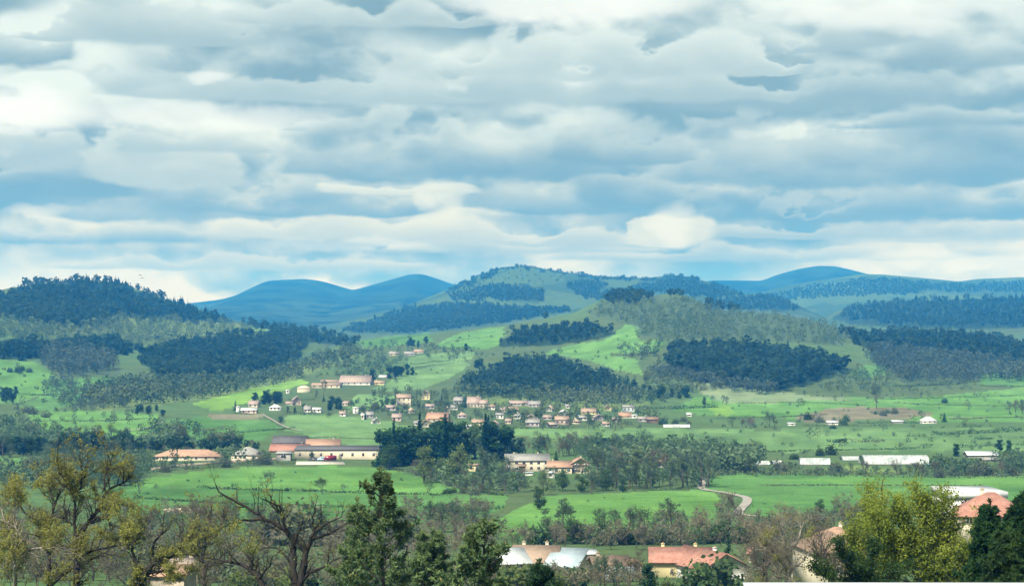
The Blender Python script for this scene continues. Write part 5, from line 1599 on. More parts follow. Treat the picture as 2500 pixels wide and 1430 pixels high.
# ================================================================== hedges
def hedge(pts, hpx, label, m=None, thick=3.0, dens=5.5, lumpy=.5, leaf=None):
    P = []
    for (a, b), (c, d) in zip(pts[:-1], pts[1:]):
        for t in np.linspace(0, 1, 14, endpoint=False):
            P.append((a + (c - a) * t, b + (d - b) * t))
    P.append(pts[-1])
    P = np.array(P, float)
    W = hits(P[:, 0], P[:, 1])
    seg = np.linalg.norm(np.diff(W[:, :2], axis=0), axis=1)
    cum = np.concatenate([[0], np.cumsum(seg)])
    hm = hpx / F * W[:, 1].mean()
    lf = leaf or max(.5, hm * .32)
    n = int(min(3200, max(200, cum[-1] * dens * max(1, hm / 2.0) * (1.0 / max(.5, lf)))))
    s = rng.random(n) * cum[-1]
    C_ = np.stack([np.interp(s, cum, W[:, k]) for k in range(3)], 1)
    hh = hm * (1 - lumpy + 2 * lumpy * vnoise(s / (2.2 * hm + 2), 0 * s, int(hpx * 7)))
    th = rng.random(n) * math.pi
    r = rng.random(n) ** .4
    d = np.stack([rng.normal(0, .5, n), np.cos(th) * r * thick / 2, np.sin(th) * r * hh * .95], 1)
    c = W.mean(0)
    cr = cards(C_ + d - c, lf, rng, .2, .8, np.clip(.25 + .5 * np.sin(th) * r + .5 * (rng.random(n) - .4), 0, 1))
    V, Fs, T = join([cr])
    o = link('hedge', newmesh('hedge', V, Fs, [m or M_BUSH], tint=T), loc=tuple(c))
    return tag(o, label, 'hedge')


hedge([(480, 1191), (620, 1196), (760, 1199), (900, 1204), (1100, 1209)], 6, 'thin dark hedge crossing the bright left meadow', thick=1.5)
hedge([(2035, 1080), (2068, 1080)], 12, 'short dark hedge left of a longer one on the pale plain', M_BUSH)
hedge([(2074, 1080), (2110, 1079), (2157, 1078)], 11, 'brown green hedge piece in the middle of the pale plain', M_SCRUB)
hedge([(2210, 1066), (2263, 1065)], 8, 'short straight dark hedge above the nursery', M_BUSH)
hedge([(2278, 1062), (2330, 1060), (2420, 1056), (2520, 1051)], 11, 'long dark hedge rising to the right edge above the nursery', M_BUSH, lumpy=.35)
hedge([(2335, 1043), (2400, 1042)], 8, 'small green hedge above the long dark one at the right', M_BUSH)
hedge([(2187, 1098), (2230, 1095), (2275, 1092)], 11, 'dark hedge growing higher to its right end, behind the largest tunnel', M_BUSH)
hedge([(2340, 1092), (2420, 1089), (2520, 1086)], 9, 'dark hedge running to the right edge behind the long white roof', M_BUSH)
hedge([(2380, 1073), (2425, 1071)], 6, 'short low hedge below the long rising one', M_BUSH)
hedge([(1760, 1106), (1900, 1103), (2100, 1098), (2190, 1097)], 5, 'thin straight dark hedge line along the bottom of the pale plain', M_BUSH, thick=1.5)
hedge([(1738, 1160), (1800, 1158), (1950, 1160), (2150, 1164), (2330, 1166), (2520, 1166)], 13, 'long dark hedge along the top of the right meadow', M_SCRUB, lumpy=.4)
hedge([(1240, 1046), (1300, 1047), (1390, 1044)], 6, 'straight dark hedge under the village houses', M_BUSH, thick=2)
hedge([(950, 1013), (1020, 1013), (1135, 1011)], 8, 'dark hedge line across the middle of the village', M_BUSH)
hedge([(560, 1058), (640, 1052), (720, 1046)], 6, 'dark hedge in the field left of the pale one', M_BUSH, thick=2)
hedge([(470, 1053), (520, 1050), (580, 1046)], 11, 'bushy hedge in the green plot', M_SCRUB)
hedge([(1000, 890), (1050, 886), (1110, 880)], 5, 'hedge under the narrow hillside meadow', M_BUSH, thick=2)
hedge([(1010, 857), (1075, 852), (1160, 850)], 5, 'hedge above the narrow hillside meadow', M_BUSH, thick=2)
hedge([(1490, 870), (1550, 868), (1600, 862)], 7, 'hedge across the bright hillside meadow', M_SCRUB, thick=2)
hedge([(1560, 998), (1660, 998), (1750, 994)], 9, 'dark hedge under the grey green belt right of the village', M_BUSH)
hedge([(1900, 938), (2000, 940), (2060, 934)], 5, 'dark hedge right of the plantation', M_BUSH, thick=2)
hedge([(2180, 944), (2300, 940), (2360, 936)], 7, 'dark hedge along the foot of the leafless wood', M_BUSH)
hedge([(2390, 942), (2460, 944), (2560, 944)], 5, 'thin hedge under the right edge slope', M_BUSH, thick=2)
hedge([(60, 966), (130, 964), (190, 962)], 5, 'hedge line in the left pasture', M_BUSH, thick=2)
hedge([(0, 960), (60, 962), (180, 970)], 4, 'thin hedge at the lower side of the left pasture', M_BUSH, thick=1.5)
hedge([(570, 1009), (620, 1012)], 4, 'garden hedge at the leftmost hamlet house', M_BUSH, thick=1.5)
hedge([(690, 1012), (760, 1012), (810, 1013)], 9, 'dark hedge along the top of the pale field', M_BUSH)
hedge([(700, 977), (735, 977), (772, 976)], 4, 'thin straight hedge right of the tall pink house', M_BUSH, thick=1.5)
hedge([(360, 1152), (450, 1146), (560, 1138), (650, 1134), (720, 1131)], 9, 'dark hedge between the bright meadow and the farm', M_BUSH, lumpy=.35)
hedge([(1130, 1196), (1200, 1206), (1235, 1210)], 7, 'dark hedge at the pointed right end of the left meadow', M_BUSH)
hedge([(1330, 1200), (1450, 1199), (1600, 1197), (1720, 1194)], 9, 'dark hedge along the far side of the middle meadow', M_BUSH, lumpy=.4)
hedge([(920, 1140), (1000, 1152), (1060, 1172), (1130, 1196)], 9, 'hedge along the curved upper right edge of the left meadow', M_SCRUB)
hedge([(1080, 1250), (1160, 1248), (1230, 1240)], 12, 'bushy hedge at the left tip of the middle meadow', M_BUSH)

for pts_, h_px, lb_ in [
    ([(1750, 1022), (1900, 1018), (2020, 1012)], 4, 'thin hedge between the round clump and the brown field'),
    ([(2320, 1024), (2420, 1020), (2520, 1018)], 4, 'thin hedge right of the lone dark conifer'),
    ([(2090, 1034), (2160, 1032), (2250, 1033)], 5, 'hedge running left from the white roofed house'),
    ([(1960, 1040), (2090, 1040), (2180, 1038)], 4, 'thin hedge below the white sheds of the plain'),
    ([(1800, 985), (1950, 982), (2120, 990)], 4, 'thin hedge across the grassland below the plantation'),
    ([(2150, 975), (2300, 972), (2500, 966)], 5, 'hedge across the right grassland'),
    ([(2180, 985), (2330, 990), (2480, 992)], 4, 'lower thin hedge across the right grassland'),
    ([(1300, 1072), (1420, 1075), (1560, 1084), (1700, 1096)], 4, 'thin hedge behind the trees of the manor'),
    ([(100, 1030), (240, 1028), (380, 1022)], 4, 'thin hedge through the bright left field'),
    ([(700, 1070), (800, 1068), (920, 1072)], 4, 'thin hedge through the pale field above the farm'),
    ([(1850, 1186), (2100, 1184), (2400, 1186)], 4, 'faint hedge line through the long right meadow'),
    ([(330, 1215), (520, 1228), (760, 1236), (900, 1238)], 6, 'low hedge through the pasture below the left meadow'),
    ([(930, 905), (1000, 900), (1060, 892)], 4, 'thin hedge above the light slope by the farm'),
    ([(1085, 838), (1150, 828), (1205, 822)], 4, 'thin hedge through the bright slope by the knob')]:
    hedge(pts_, h_px, lb_, M_BUSH if h_px > 4 else M_SCRUB, thick=1.6)

# ================================================================== single trees and small groups
tree('bare_wide', 650, 1198, 50, 'broad bare tree on the thin hedge, left half of the meadow', w=1.25)
tree('budding', 786, 1206, 42, 'yellowish budding tree at the hedge, right of the broad bare one', w=1.2)
tree('bare', 1040, 1208, 48, 'single dark leafless tree with upright stem at the right part of the meadow hedge')
tree('bush', 700, 1198, 10, 'small bush on the hedge right of the broad bare tree')
row(['bush', 'bush_grey'], [(1085, 1206), (1185, 1206)], 5, (14, 22), 'dark bush in the corner where the left meadow ends', 'bushes at the meadow corner')
# tall dark stand by the farm
DG = 'tall dark trees between farm and manor'
for i, (x, y, h, k, lb) in enumerate([(938, 1140, 92, 'dark', 'leftmost of the tall dark trees beside the farm'), (962, 1138, 104, 'column', 'dark narrow tree with pointed top, second from the farm'),
                                      (985, 1136, 88, 'dark', 'broad dark tree right of the pointed one'), (1010, 1134, 78, 'dark', 'lower dark tree with a dip above it in the tall stand'),
                                      (1040, 1134, 86, 'dark', 'dark tree left of the tallest column'), (1087, 1138, 116, 'column', 'tallest blackish column between the two light green trees'),
                                      (1066, 1130, 96, 'dark', 'dark tree just behind the tallest column'), (1118, 1122, 92, 'dark', 'dark tree in front of the yellow house gable'),
                                      (1160, 1120, 86, 'green', 'olive green round tree within the dark stand'), (1185, 1128, 108, 'column', 'dark column right of the olive green tree'),
                                      (1205, 1126, 92, 'dark', 'dense dark tree at the right shoulder of the stand'), (1232, 1122, 78, 'dark', 'rightmost of the tall dark trees'),
                                      (950, 1146, 60, 'green', 'low green tree at the foot of the leftmost dark trees')]):
    tree(k, x, y, h * 1.08, lb, DG, w=1.3 if k == 'dark' else 1.25)
row(['dark', 'dark', 'column'], [(932, 1132), (1080, 1126), (1250, 1118)], 11, (84, 104), dict(dark='dark tree at the back of the tall stand by the farm', column='narrow dark tree at the back of the tall stand by the farm'), DG, w=(1.0, 1.35))
tree('fresh', 1035, 1178, 92, 'light olive green tree left of the tallest dark column', w=.95)
tree('fresh', 1122, 1185, 104, 'tall light green tree in front of the yellow house', w=.95)
tree('fresh', 1080, 1168, 52, 'small yellowish tree between the two light green ones')
tree('bare', 1180, 1180, 96, 'large leafless tree between light green tree and manor')
tree('bare_wide', 1222, 1190, 82, 'wide leafless tree left of the grey manor')
row(['bare', 'bare_brown'], [(1000, 1158), (1170, 1196)], 7, (34, 48), 'grey bush-like bare tree on the curved meadow edge', 'bare trees on the curved meadow edge')
row(['bare', 'bare', 'bare_thin', 'budding'], [(1130, 1198), (1330, 1204)], 10, (44, 66), 'bare tree in the belt below the grey manor', 'belt of bare trees below the manor')
row(['bare', 'bare_wide', 'green'], [(1330, 1200), (1520, 1196)], 10, (40, 58), 'greenish bare tree along the far hedge of the middle meadow', 'trees along the far hedge')
row(['bare', 'bare_wide', 'bare_thin'], [(1450, 1192), (1600, 1192), (1735, 1188)], 13, (58, 98), 'big leafless tree in the belt right of the manor', 'big belt of leafless trees right of the manor')
row(['bare', 'bare_brown'], [(1440, 1160), (1740, 1152)], 12, (50, 74), 'leafless tree at the back of the belt right of the manor', 'back row of the belt right of the manor')
row(['budding', 'fresh'], [(1560, 1155), (1640, 1150)], 4, (40, 56), 'pale yellow green tree in the belt right of the manor', 'yellow green trees in the belt')
row(['bare_brown', 'pinetop', 'bare'], [(1240, 1112), (1400, 1112), (1570, 1118)], 15, (36, 60), 'dark purple brown tree behind the manor roofs', 'dark trees behind the manor')
tree('spruce', 1358, 1128, 30, 'very dark conifer right of the grey manor roof', w=1.1)
row(['bush', 'bush_green'], [(1310, 1170), (1440, 1166)], 5, (14, 24), 'green shrub in the manor garden', 'shrubs in the manor garden')
tree('green', 1318, 1243, 58, 'rounded dense green tree standing in front of the meadow hedge', w=.9)
# tree row along the brook between the meadows
row(['bare_thin', 'bare'], [(1050, 1300), (1120, 1296), (1180, 1292)], 6, (66, 92), 'slender bare tree in the row left of the middle meadow', 'slender trees at the brook')
row(['bush', 'bush_grey'], [(1060, 1252), (1200, 1246)], 6, (18, 28), 'dark shrub in the row under the left meadow', 'shrubs along the brook')
row(['bare_thin'], [(1335, 1312), (1400, 1308)], 4, (76, 104), 'thin upright bare tree standing before the middle meadow', 'thin trees before the middle meadow')
row(['bare', 'bare_wide', 'bare_thin'], [(1440, 1312), (1560, 1308), (1690, 1304)], 9, (64, 104), 'bare crowned tree before the right half of the middle meadow', 'bare trees before the middle meadow')
row(['bare', 'bush_grey', 'bush', 'green'], [(1260, 1330), (1400, 1326), (1560, 1330), (1700, 1326), (1840, 1318)], 26, (38, 62), dict(bare='leafless tree in the thicket behind the roofs', bush_grey='grey shrub in the thicket behind the roofs', bush='dark shrub in the thicket behind the roofs', green='green tree in the thicket behind the roofs'), 'thicket behind the roofs')
tree('bare_brown', 1782, 1292, 100, 'brown dense tree standing on the winding path', w=.85)
tree('green', 2002, 1252, 38, 'single dark round tree on the right meadow edge', w=1.0)
row(['bare', 'bare_brown', 'bush_grey'], [(1830, 1300), (1950, 1290), (2060, 1284), (2140, 1270)], 16, (36, 58), dict(bare='grey bare tree on the lower edge of the right meadow', bare_brown='brown bare tree on the lower edge of the right meadow', bush_grey='grey shrub on the lower edge of the right meadow'), 'trees at the lower edge of the right meadow')
row(['bush', 'bush_grey'], [(1840, 1322), (1960, 1316), (2080, 1312)], 9, (28, 44), dict(bush='dark shrub behind the cream house', bush_grey='grey shrub behind the cream house'), 'shrubs behind the cream house')
tree('spruce', 1778, 1362, 56, 'small dark conifer behind the red roof', w=1.0)
# farm
row(['bare', 'bush_grey', 'bare_wide'], [(372, 1150), (480, 1144), (600, 1136), (720, 1130)], 20, (20, 34), dict(bare='small bare tree in front of the long barns', bare_wide='spreading bare tree in front of the long barns', bush_grey='grey shrub in front of the long barns'), 'trees and shrubs in front of the barns')
tree('budding', 428, 1140, 34, 'yellowish young tree before the left end of the orange barn')
row(['bush', 'green'], [(735, 1124), (760, 1124), (880, 1124), (915, 1126)], 7, (12, 24), dict(bush='dark shrub at the pale shed wall', green='small green tree at the pale shed wall'), 'planting along the pale shed')
row(['bare_brown', 'pinetop'], [(355, 1100), (450, 1096), (560, 1096), (640, 1094)], 13, (14, 22), dict(bare_brown='brown tree in the dark row behind the orange barn', pinetop='dark pine in the row behind the orange barn'), 'dark tree row behind the orange barn')
tree('bare_brown', 566, 1102, 18, 'dark bush-like tree in the gap between the two barns')
# left side
row(['pinetop', 'dark'], [(-40, 1108), (60, 1108), (180, 1106), (330, 1100)], 20, (36, 56), dict(pinetop='dark pine in the belt at the left edge', dark='dense dark tree in the belt at the left edge'), 'dark belt at the left edge')
row(['bare', 'bare_wide'], [(-10, 1118), (80, 1116), (200, 1122), (340, 1120)], 12, (34, 52), 'grey bare tree in front of the dark belt at the left edge', 'bare trees in front of the left belt')
row(['bare', 'bush_grey'], [(70, 1162), (180, 1172), (300, 1176), (350, 1180)], 10, (36, 60), dict(bare='bare tree behind the budding trees at the left', bush_grey='grey shrub behind the budding trees at the left'), 'bare trees behind the budding ones')
row(['bare', 'bush_grey', 'budding'], [(-20, 1066), (90, 1060), (200, 1066), (320, 1064)], 17, (20, 34), dict(bare='grey bare tree below the bright left field', bush_grey='grey shrub below the bright left field', budding='greenish tree below the bright left field'), 'trees below the bright left field')
row(['bare', 'bush_grey', 'budding'], [(385, 1072), (440, 1068), (500, 1078), (600, 1082)], 14, (20, 40), dict(bare='bare tree between the left field and the green plot', bush_grey='grey shrub between the left field and the green plot', budding='greenish tree between the left field and the green plot'), 'trees between left field and green plot')
tree('bare_wide', 340, 1205, 60, 'dark leafless tree standing alone at the left end of the meadow')
row(['pinetop'], [(330, 1012), (360, 1012), (402, 1010)], 6, (22, 30), 'dark pine in the short row above the bright left field', 'short pine row')
row(['dark', 'pinetop'], [(626, 986), (650, 984), (688, 984)], 9, (26, 34), dict(dark='dark dense tree of the grove above the hamlet', pinetop='dark pine of the grove above the hamlet'), 'dark grove above the hamlet')
tree('spruce', 575, 1002, 26, 'dark upright tree at the left end of the hamlet')
tree('spruce', 790, 980, 17, 'small lone green conifer in the paddock', w=1.1)
row(['dark', 'pinetop'], [(808, 1000), (845, 996)], 5, (24, 38), dict(dark='dark dense tree left of the white flat topped block', pinetop='dark pine left of the white flat topped block'), 'dark trees in the paddock')
row(['dark'], [(762, 1002), (735, 1002), (700, 1004)], 6, (12, 18), 'dark low tree between the hamlet houses', 'dark low trees of the hamlet')
tree('column', 892, 1024, 22, 'thin dark cypress between narrow white and grey house')
tree('column', 1078, 986, 24, 'dark cypress in the upper village', w=1.3)
tree('column', 1192, 1034, 22, 'dark cypress in the lower village', w=1.6)
tree('green', 684, 1032, 18, 'round dark bush on the bend of the thin track', w=1.5)
tree('spruce', 2306, 1030, 24, 'lone dark conifer beside the white roofed house', w=1.3)
tree('dark', 1138, 855, 18, 'dark tree on the hedge below the bright slope', w=1.3)
row(['pinetop', 'dark'], [(1155, 900), (1185, 890)], 3, (18, 26), 'dark round tree at the left foot of the conifer knoll', 'dark trees left of the knoll')
row(['pinetop', 'dark'], [(985, 852), (1040, 842)], 6, (14, 24), 'dark tree in the small group on the saddle', 'small dark group on the saddle')
row(['pinetop', 'dark'], [(900, 935), (950, 925), (1010, 915)], 12, (22, 34), 'dark tree in the wood edge right of the hillside farm', 'dark wood edge by the hillside farm')
row(['bare', 'bush_grey', 'green'], [(880, 1000), (960, 1000), (1060, 1004), (1130, 1000)], 18, (16, 28), dict(bare='bare tree among the upper village houses', bush_grey='grey shrub among the upper village houses', green='green tree among the upper village houses'), 'trees among the upper village houses')
row(['bare', 'green', 'bush'], [(940, 985), (1010, 992), (1100, 996), (1200, 1000)], 14, (14, 26), dict(bare='bare tree between the tall cream houses', green='green tree between the tall cream houses', bush='shrub between the tall cream houses'), 'garden trees of the upper village')
row(['bare', 'green', 'bush', 'bush_grey'], [(1190, 1008), (1280, 1020), (1340, 1030), (1420, 1032)], 18, (12, 24), dict(bare='bare tree among the right village houses', green='green tree among the right village houses', bush='dark shrub among the right village houses', bush_grey='grey shrub among the right village houses'), 'garden trees of the right village')
row(['bare', 'bare_wide', 'bare_brown'], [(1390, 1048), (1450, 1046), (1530, 1048)], 12, (30, 46), 'bare grey tree in front of the right village houses', 'bare trees in front of the right village')
row(['bare', 'bush_grey', 'bush'], [(1560, 1036), (1620, 1034), (1690, 1032)], 8, (10, 20), dict(bare='bare tree near the lone white tunnel', bush_grey='grey shrub near the lone white tunnel', bush='dark shrub near the lone white tunnel'), 'shrubs near the lone tunnel')
row(['bare', 'green'], [(930, 1000), (830, 996), (760, 962)], 7, (12, 20), dict(bare='bare tree in the paddock below the hillside farm', green='green tree in the paddock below the hillside farm'), 'trees below the hillside farm')
tree('budding', 790, 965, 40, 'slender budding tree before the tan farm wing', w=.6)
row(['pinetop', 'dark'], [(1565, 965), (1610, 975), (1670, 972), (1690, 975)], 9, (20, 36), 'dark tree in the group right of the conifer knoll', 'dark group right of the knoll')
row(['dark', 'bare'], [(1700, 985), (1775, 985)], 5, (16, 26), dict(dark='dark tree on the rough pasture below the plantation', bare='bare tree on the rough pasture below the plantation'), 'trees on the rough pasture')
row(['bare_wide', 'bare_brown'], [(1780, 1040), (1830, 1043), (1890, 1044)], 7, (28, 38), 'round brown grey tree in the clump on the right plain', 'round clump on the right plain')
row(['bare', 'bush_grey', 'bush'], [(1950, 1030), (2000, 1026), (2060, 1032), (2080, 1030)], 8, (12, 24), dict(bare='bare tree beside the white shed', bush_grey='grey shrub beside the white shed', bush='dark shrub beside the white shed'), 'trees beside the white shed')
tree('bush', 2034, 1046, 11, 'dark bush right in front of the white shed', w=1.4)
tree('bare', 2140, 998, 66, 'tall pale bare tree rising above the brown field', w=.8)
row(['bush', 'bush_grey'], [(2130, 1006), (2200, 1010)], 5, (10, 18), 'dark bush at the edge of the brown field', 'bushes at the brown field')
row(['bare', 'bare_brown'], [(2455, 1008), (2500, 1008), (2540, 1008)], 6, (30, 46), 'bare tree in the dense clump at the right edge of the plain', 'clump at the right edge of the plain')
row(['bush', 'bare'], [(1890, 962), (1950, 966), (2160, 965), (2330, 985)], 9, (8, 18), dict(bush='small lone bush on the right grassland', bare='small lone bare tree on the right grassland'), 'scattered bushes on the right grassland')
row(['bare', 'bush_grey'], [(1830, 1150), (1920, 1146), (2000, 1152), (2060, 1150)], 10, (18, 34), dict(bare='bare tree in front of the short tunnels', bush_grey='grey shrub in front of the short tunnels'), 'trees in front of the short tunnels')
row(['bare', 'bare_brown', 'bush_grey'], [(2070, 1156), (2200, 1160), (2330, 1162), (2500, 1162)], 17, (24, 40), dict(bare='bare tree on the hedge below the largest tunnel', bare_brown='brown bare tree on the hedge below the largest tunnel', bush_grey='grey shrub on the hedge below the largest tunnel'), 'trees on the hedge below the tunnels')
row(['bare', 'bush_grey'], [(1750, 1150), (1800, 1128), (1830, 1118)], 8, (28, 46), dict(bare='bare tree between the belt and the nursery', bush_grey='grey shrub between the belt and the nursery'), 'trees between belt and nursery')
row(['bare', 'bush'], [(1860, 1118), (1940, 1114), (2050, 1112)], 6, (16, 26), dict(bare='bare tree behind the nursery tunnels', bush='dark shrub behind the nursery tunnels'), 'trees behind the tunnels')
row(['pinetop', 'dark'], [(2318, 1106), (2350, 1122), (2445, 1110), (2490, 1112)], 5, (20, 40), dict(pinetop='dark pine beside the long white roof', dark='dense dark tree beside the long white roof'), 'dark trees around the long white roof')
row(['bare', 'bush_grey'], [(2290, 1130), (2340, 1138), (2420, 1140), (2500, 1136)], 9, (18, 32), dict(bare='bare tree below the long white roof', bush_grey='grey shrub below the long white roof'), 'trees below the long white roof')
row(['bare', 'bush'], [(20, 912), (58, 906), (80, 908)], 4, (10, 18), dict(bare='small bare tree in the bushy spot on the left pasture', bush='dark bush in the bushy spot on the left pasture'), 'bushy spot on the left pasture')
row(['pinetop'], [(0, 985), (25, 980), (45, 968)], 5, (26, 40), 'dark round tree at the left edge beside the pasture', 'dark trees at the left edge')
row(['bare', 'bare_wide'], [(190, 1002), (230, 1000), (290, 992)], 6, (20, 34), 'brown grey bare tree at the lower end of the left hill belt', 'bare trees below the left hill belt')
row(['bare', 'bush_grey'], [(20, 1000), (80, 1010), (130, 1030)], 7, (14, 30), dict(bare='thin bare tree beside the bright left field', bush_grey='grey shrub beside the bright left field'), 'thin trees beside the bright left field')
# trees between the foreground and the meadows
row(['bare', 'bare_wide', 'bare_brown'], [(330, 1330), (430, 1320), (520, 1316), (620, 1312)], 9, (84, 126), 'grey leafless tree behind the foreground branches at the left', 'leafless trees behind the foreground')
row(['bare', 'bare_brown', 'bush_grey'], [(620, 1330), (760, 1330), (900, 1336), (1010, 1340)], 11, (60, 108), dict(bare='bare tree behind the large dark limbed tree', bare_brown='brown bare tree behind the large dark limbed tree', bush_grey='grey shrub behind the large dark limbed tree'), 'bare trees behind the dark limbed tree')
row(['bare_brown', 'bush_grey', 'bare'], [(-20, 1400), (200, 1420), (380, 1420), (560, 1424)], 11, (70, 120), dict(bare_brown='brown bare tree in the slope thicket at the lower left', bare='grey bare tree in the slope thicket at the lower left', bush_grey='grey shrub in the slope thicket at the lower left'), 'slope thicket at the lower left')
row(['bush', 'bush_grey', 'bush_green'], [(560, 1432), (760, 1440), (900, 1440), (1010, 1436)], 10, (40, 70), dict(bush='dark shrub on the slope left of the pines', bush_grey='grey shrub on the slope left of the pines', bush_green='light green shrub on the slope left of the pines'), 'slope shrubs by the pines')
row(['bare_brown', 'bare'], [(1440, 1432), (1500, 1436), (1570, 1432)], 7, (56, 84), 'brown leafless shrub tree in front of the dull brown roof', 'leafless trees in front of the brown roof')
tree('dark', 1585, 1442, 74, 'dark evergreen shrub left of the yellow wall', w=1.2)
row(['dark', 'bush'], [(1690, 1440), (1730, 1442), (1780, 1442)], 4, (60, 86), dict(dark='dark evergreen in front of the white gabled house', bush='dark shrub in front of the white gabled house'), 'evergreens in front of the white gabled house')
row(['bush', 'bush_green'], [(1600, 1440), (1680, 1436), (1840, 1438), (1900, 1440)], 7, (22, 38), dict(bush='dark garden shrub under the yellow wall', bush_green='light garden shrub under the yellow wall'), 'garden shrubs under the yellow wall')
row(['bare_brown', 'bare'], [(1830, 1420), (1890, 1424), (1960, 1426)], 8, (110, 170), 'tall brown leafless tree between white gable and cream house', 'brown trees between the two houses')
row(['bare_brown'], [(1990, 1426), (2060, 1430), (2110, 1428)], 5, (84, 120), 'fine twigged brown tree before the cream house', 'brown trees before the cream house')
row(['bush', 'green'], [(2040, 1446), (2110, 1452), (2180, 1450)], 5, (70, 104), dict(bush='dark green shrub at the foot of the yellow green tree', green='green young tree at the foot of the yellow green tree'), 'shrubs at the foot of the yellow green tree')
row(['bush_green', 'bush'], [(1230, 1448), (1290, 1452), (1370, 1450)], 5, (60, 84), dict(bush_green='yellow green shrub below the pale sheet roofs', bush='dark green shrub below the pale sheet roofs'), 'shrubs below the pale sheet roofs')


for (x_, y_, h_, k_) in [(1232, 1432, 52, 'bush_green'), (1262, 1436, 58, 'bush'), (1296, 1436, 58, 'bush'), (1330, 1438, 62, 'green'), (1372, 1436, 58, 'bush_grey'), (1404, 1434, 56, 'bush')]:
    tree(k_, x_, y_, h_, {'bush_green': 'light green garden shrub at the left end of the white sheet roof', 'bush_grey': 'grey garden shrub under the blue grey sheet roof', 'green': 'small green garden tree before the terracotta roof'}.get(k_) or
         {1262: 'dark garden shrub under the white sheet roof', 1296: 'dark garden shrub left of the green garden tree', 1404: 'dark garden shrub at the right end of the blue grey roof'}[x_], 'garden plants under the sheet roofs', w=1.1)


# ================================================================== large foreground trees
def px3(px, py, Y, dy=0.0):
    y_ = Y + dy
    return np.array([(px - 1250) / F * Y, y_, CAMZ + (HOR - py) / F * Y])


def limbs(spec, Y, rs, depth=1.5):
    """limbs drawn as polylines (photo px) in the tree's own plane, swaying in depth; returns segments and sampled nodes"""
    segs, N, D, R = [], [], [], []
    for pts, r0, r1 in spec:
        P = np.array([px3(x, y_, Y) for x, y_ in pts])
        n = len(P)
        t = np.concatenate([[0], np.cumsum(np.linalg.norm(np.diff(P, axis=0), axis=1))])
        u = np.linspace(0, t[-1], max(8, int(t[-1] / .45)))
        Q = np.stack([np.interp(u, t, P[:, k]) for k in range(3)], 1)
        ph, am = rs.random() * 6, rs.normal(0, depth)
        Q[:, 1] += am * (u / u[-1]) ** 1.3 + .25 * np.sin(u * .8 + ph) * (u / u[-1])
        Q[1:-1] += rs.normal(0, .045, Q[1:-1].shape)
        r = np.linspace(r0, r1, len(u)) * Y / F
        segs.append((Q[:-1], Q[1:], r[:-1], r[1:]))
        N.append(Q); D.append(np.gradient(Q, axis=0)); R.append(r)
    return cat(*segs), np.concatenate(N), unit(np.concatenate(D)), np.concatenate(R)


def big_tree(base, spec, Y, seed, label, bark, twig, bud, n2=3.0, L2=1.7, budn=4, leaf=.11, budfrac=.6, up=.10, name='budding_tree', skip=.12):
    rs = np.random.default_rng(seed)
    s0, N, D, R = limbs(spec, Y, rs)
    g0 = ground_at(base[0], Y)
    foot = px3(base[0], base[1], Y)
    s0 = cat(s0, (np.array([g0 - [0, 0, .3]]), np.array([foot]), np.array([base[2] * 1.25 * Y / F]), np.array([base[2] * Y / F])))
    m = int(len(N) * n2)
    i = rs.integers(int(len(N) * 0), len(N), m)
    i = i[(rs.random(m) > skip)]
    rp = rs.normal(0, 1, (len(i), 3))
    rp = unit(rp - D[i] * (rp * D[i]).sum(1, keepdims=True))
    a = (.65 + .5 * rs.random(len(i)))[:, None]
    D1 = D[i] * np.cos(a) + rp * np.sin(a) + [0, 0, .25]
    s1, N1, DD1, R1 = sprout(N[i], D1, L2 * (.4 + .9 * rs.random(len(i))), np.minimum(R[i] * .6, .045), 5, .2, up, rs)
    P2, D2, R2, _ = children(N1, DD1, R1, 5, .15, .8, rs)
    s2, N2, DD2, RR2 = sprout(P2, D2, L2 * .42 * (.4 + .9 * rs.random(len(P2))), np.maximum(R2 * .6, .009), 3, .22, up, rs)
    P3, D3, R3, _ = children(N2, DD2, RR2, 4, .1, .8, rs)
    s3, N3, DD3, _ = sprout(P3, D3, L2 * .2 * (.4 + .9 * rs.random(len(P3))), np.full(len(P3), .007), 2, .2, up, rs, .5)
    e = link(name, None, loc=tuple(g0))
    tag(e, label, 'tree')
    off = -g0
    V, Fq = tubes(s0, 7)
    link('trunk', newmesh('trunk', V + off, Fq, [bark], smooth=True), e)
    b1, b2 = tubes(s1, 4), tubes(s2, 3)
    tips = N3.reshape(-1, 3)
    V, Fs, _ = join([b1, b2])
    link('branches', newmesh('branches', V + off, Fs, [bark]), e)
    mid_ = (s3[0] + s3[1]) / 2
    tv = cards(mid_, np.linalg.norm(s3[1] - s3[0], axis=1) * 1.15, rs, aspect=.085, D=s3[1] - s3[0])
    link('twigs', newmesh('twigs', tv[0] + off, tv[1], [twig], tint=tv[2]), e)
    if budn:
        # buds open in patches: some boughs are further on than others
        pn = vnoise(tips[:, 0] / 1.1 + 50, tips[:, 2] / 1.1 + tips[:, 1] * .3, seed)
        k = np.nonzero(rs.random(len(tips)) < np.clip((pn - (1 - budfrac)) * 3 + .25, .04, 1))[0]
        q_ = np.repeat(tips[k], budn, 0)
        q_ = q_ + rs.normal(0, leaf * .7, q_.shape)
        cv = cards(q_, leaf, rs, .2, .8, np.clip(.5 * rs.random(len(q_)) + .5 * np.repeat(pn[k], budn), 0, 1))
        link('leaves', newmesh('leaves', cv[0] + off, cv[1], [bud], tint=cv[2]), e)
    return e


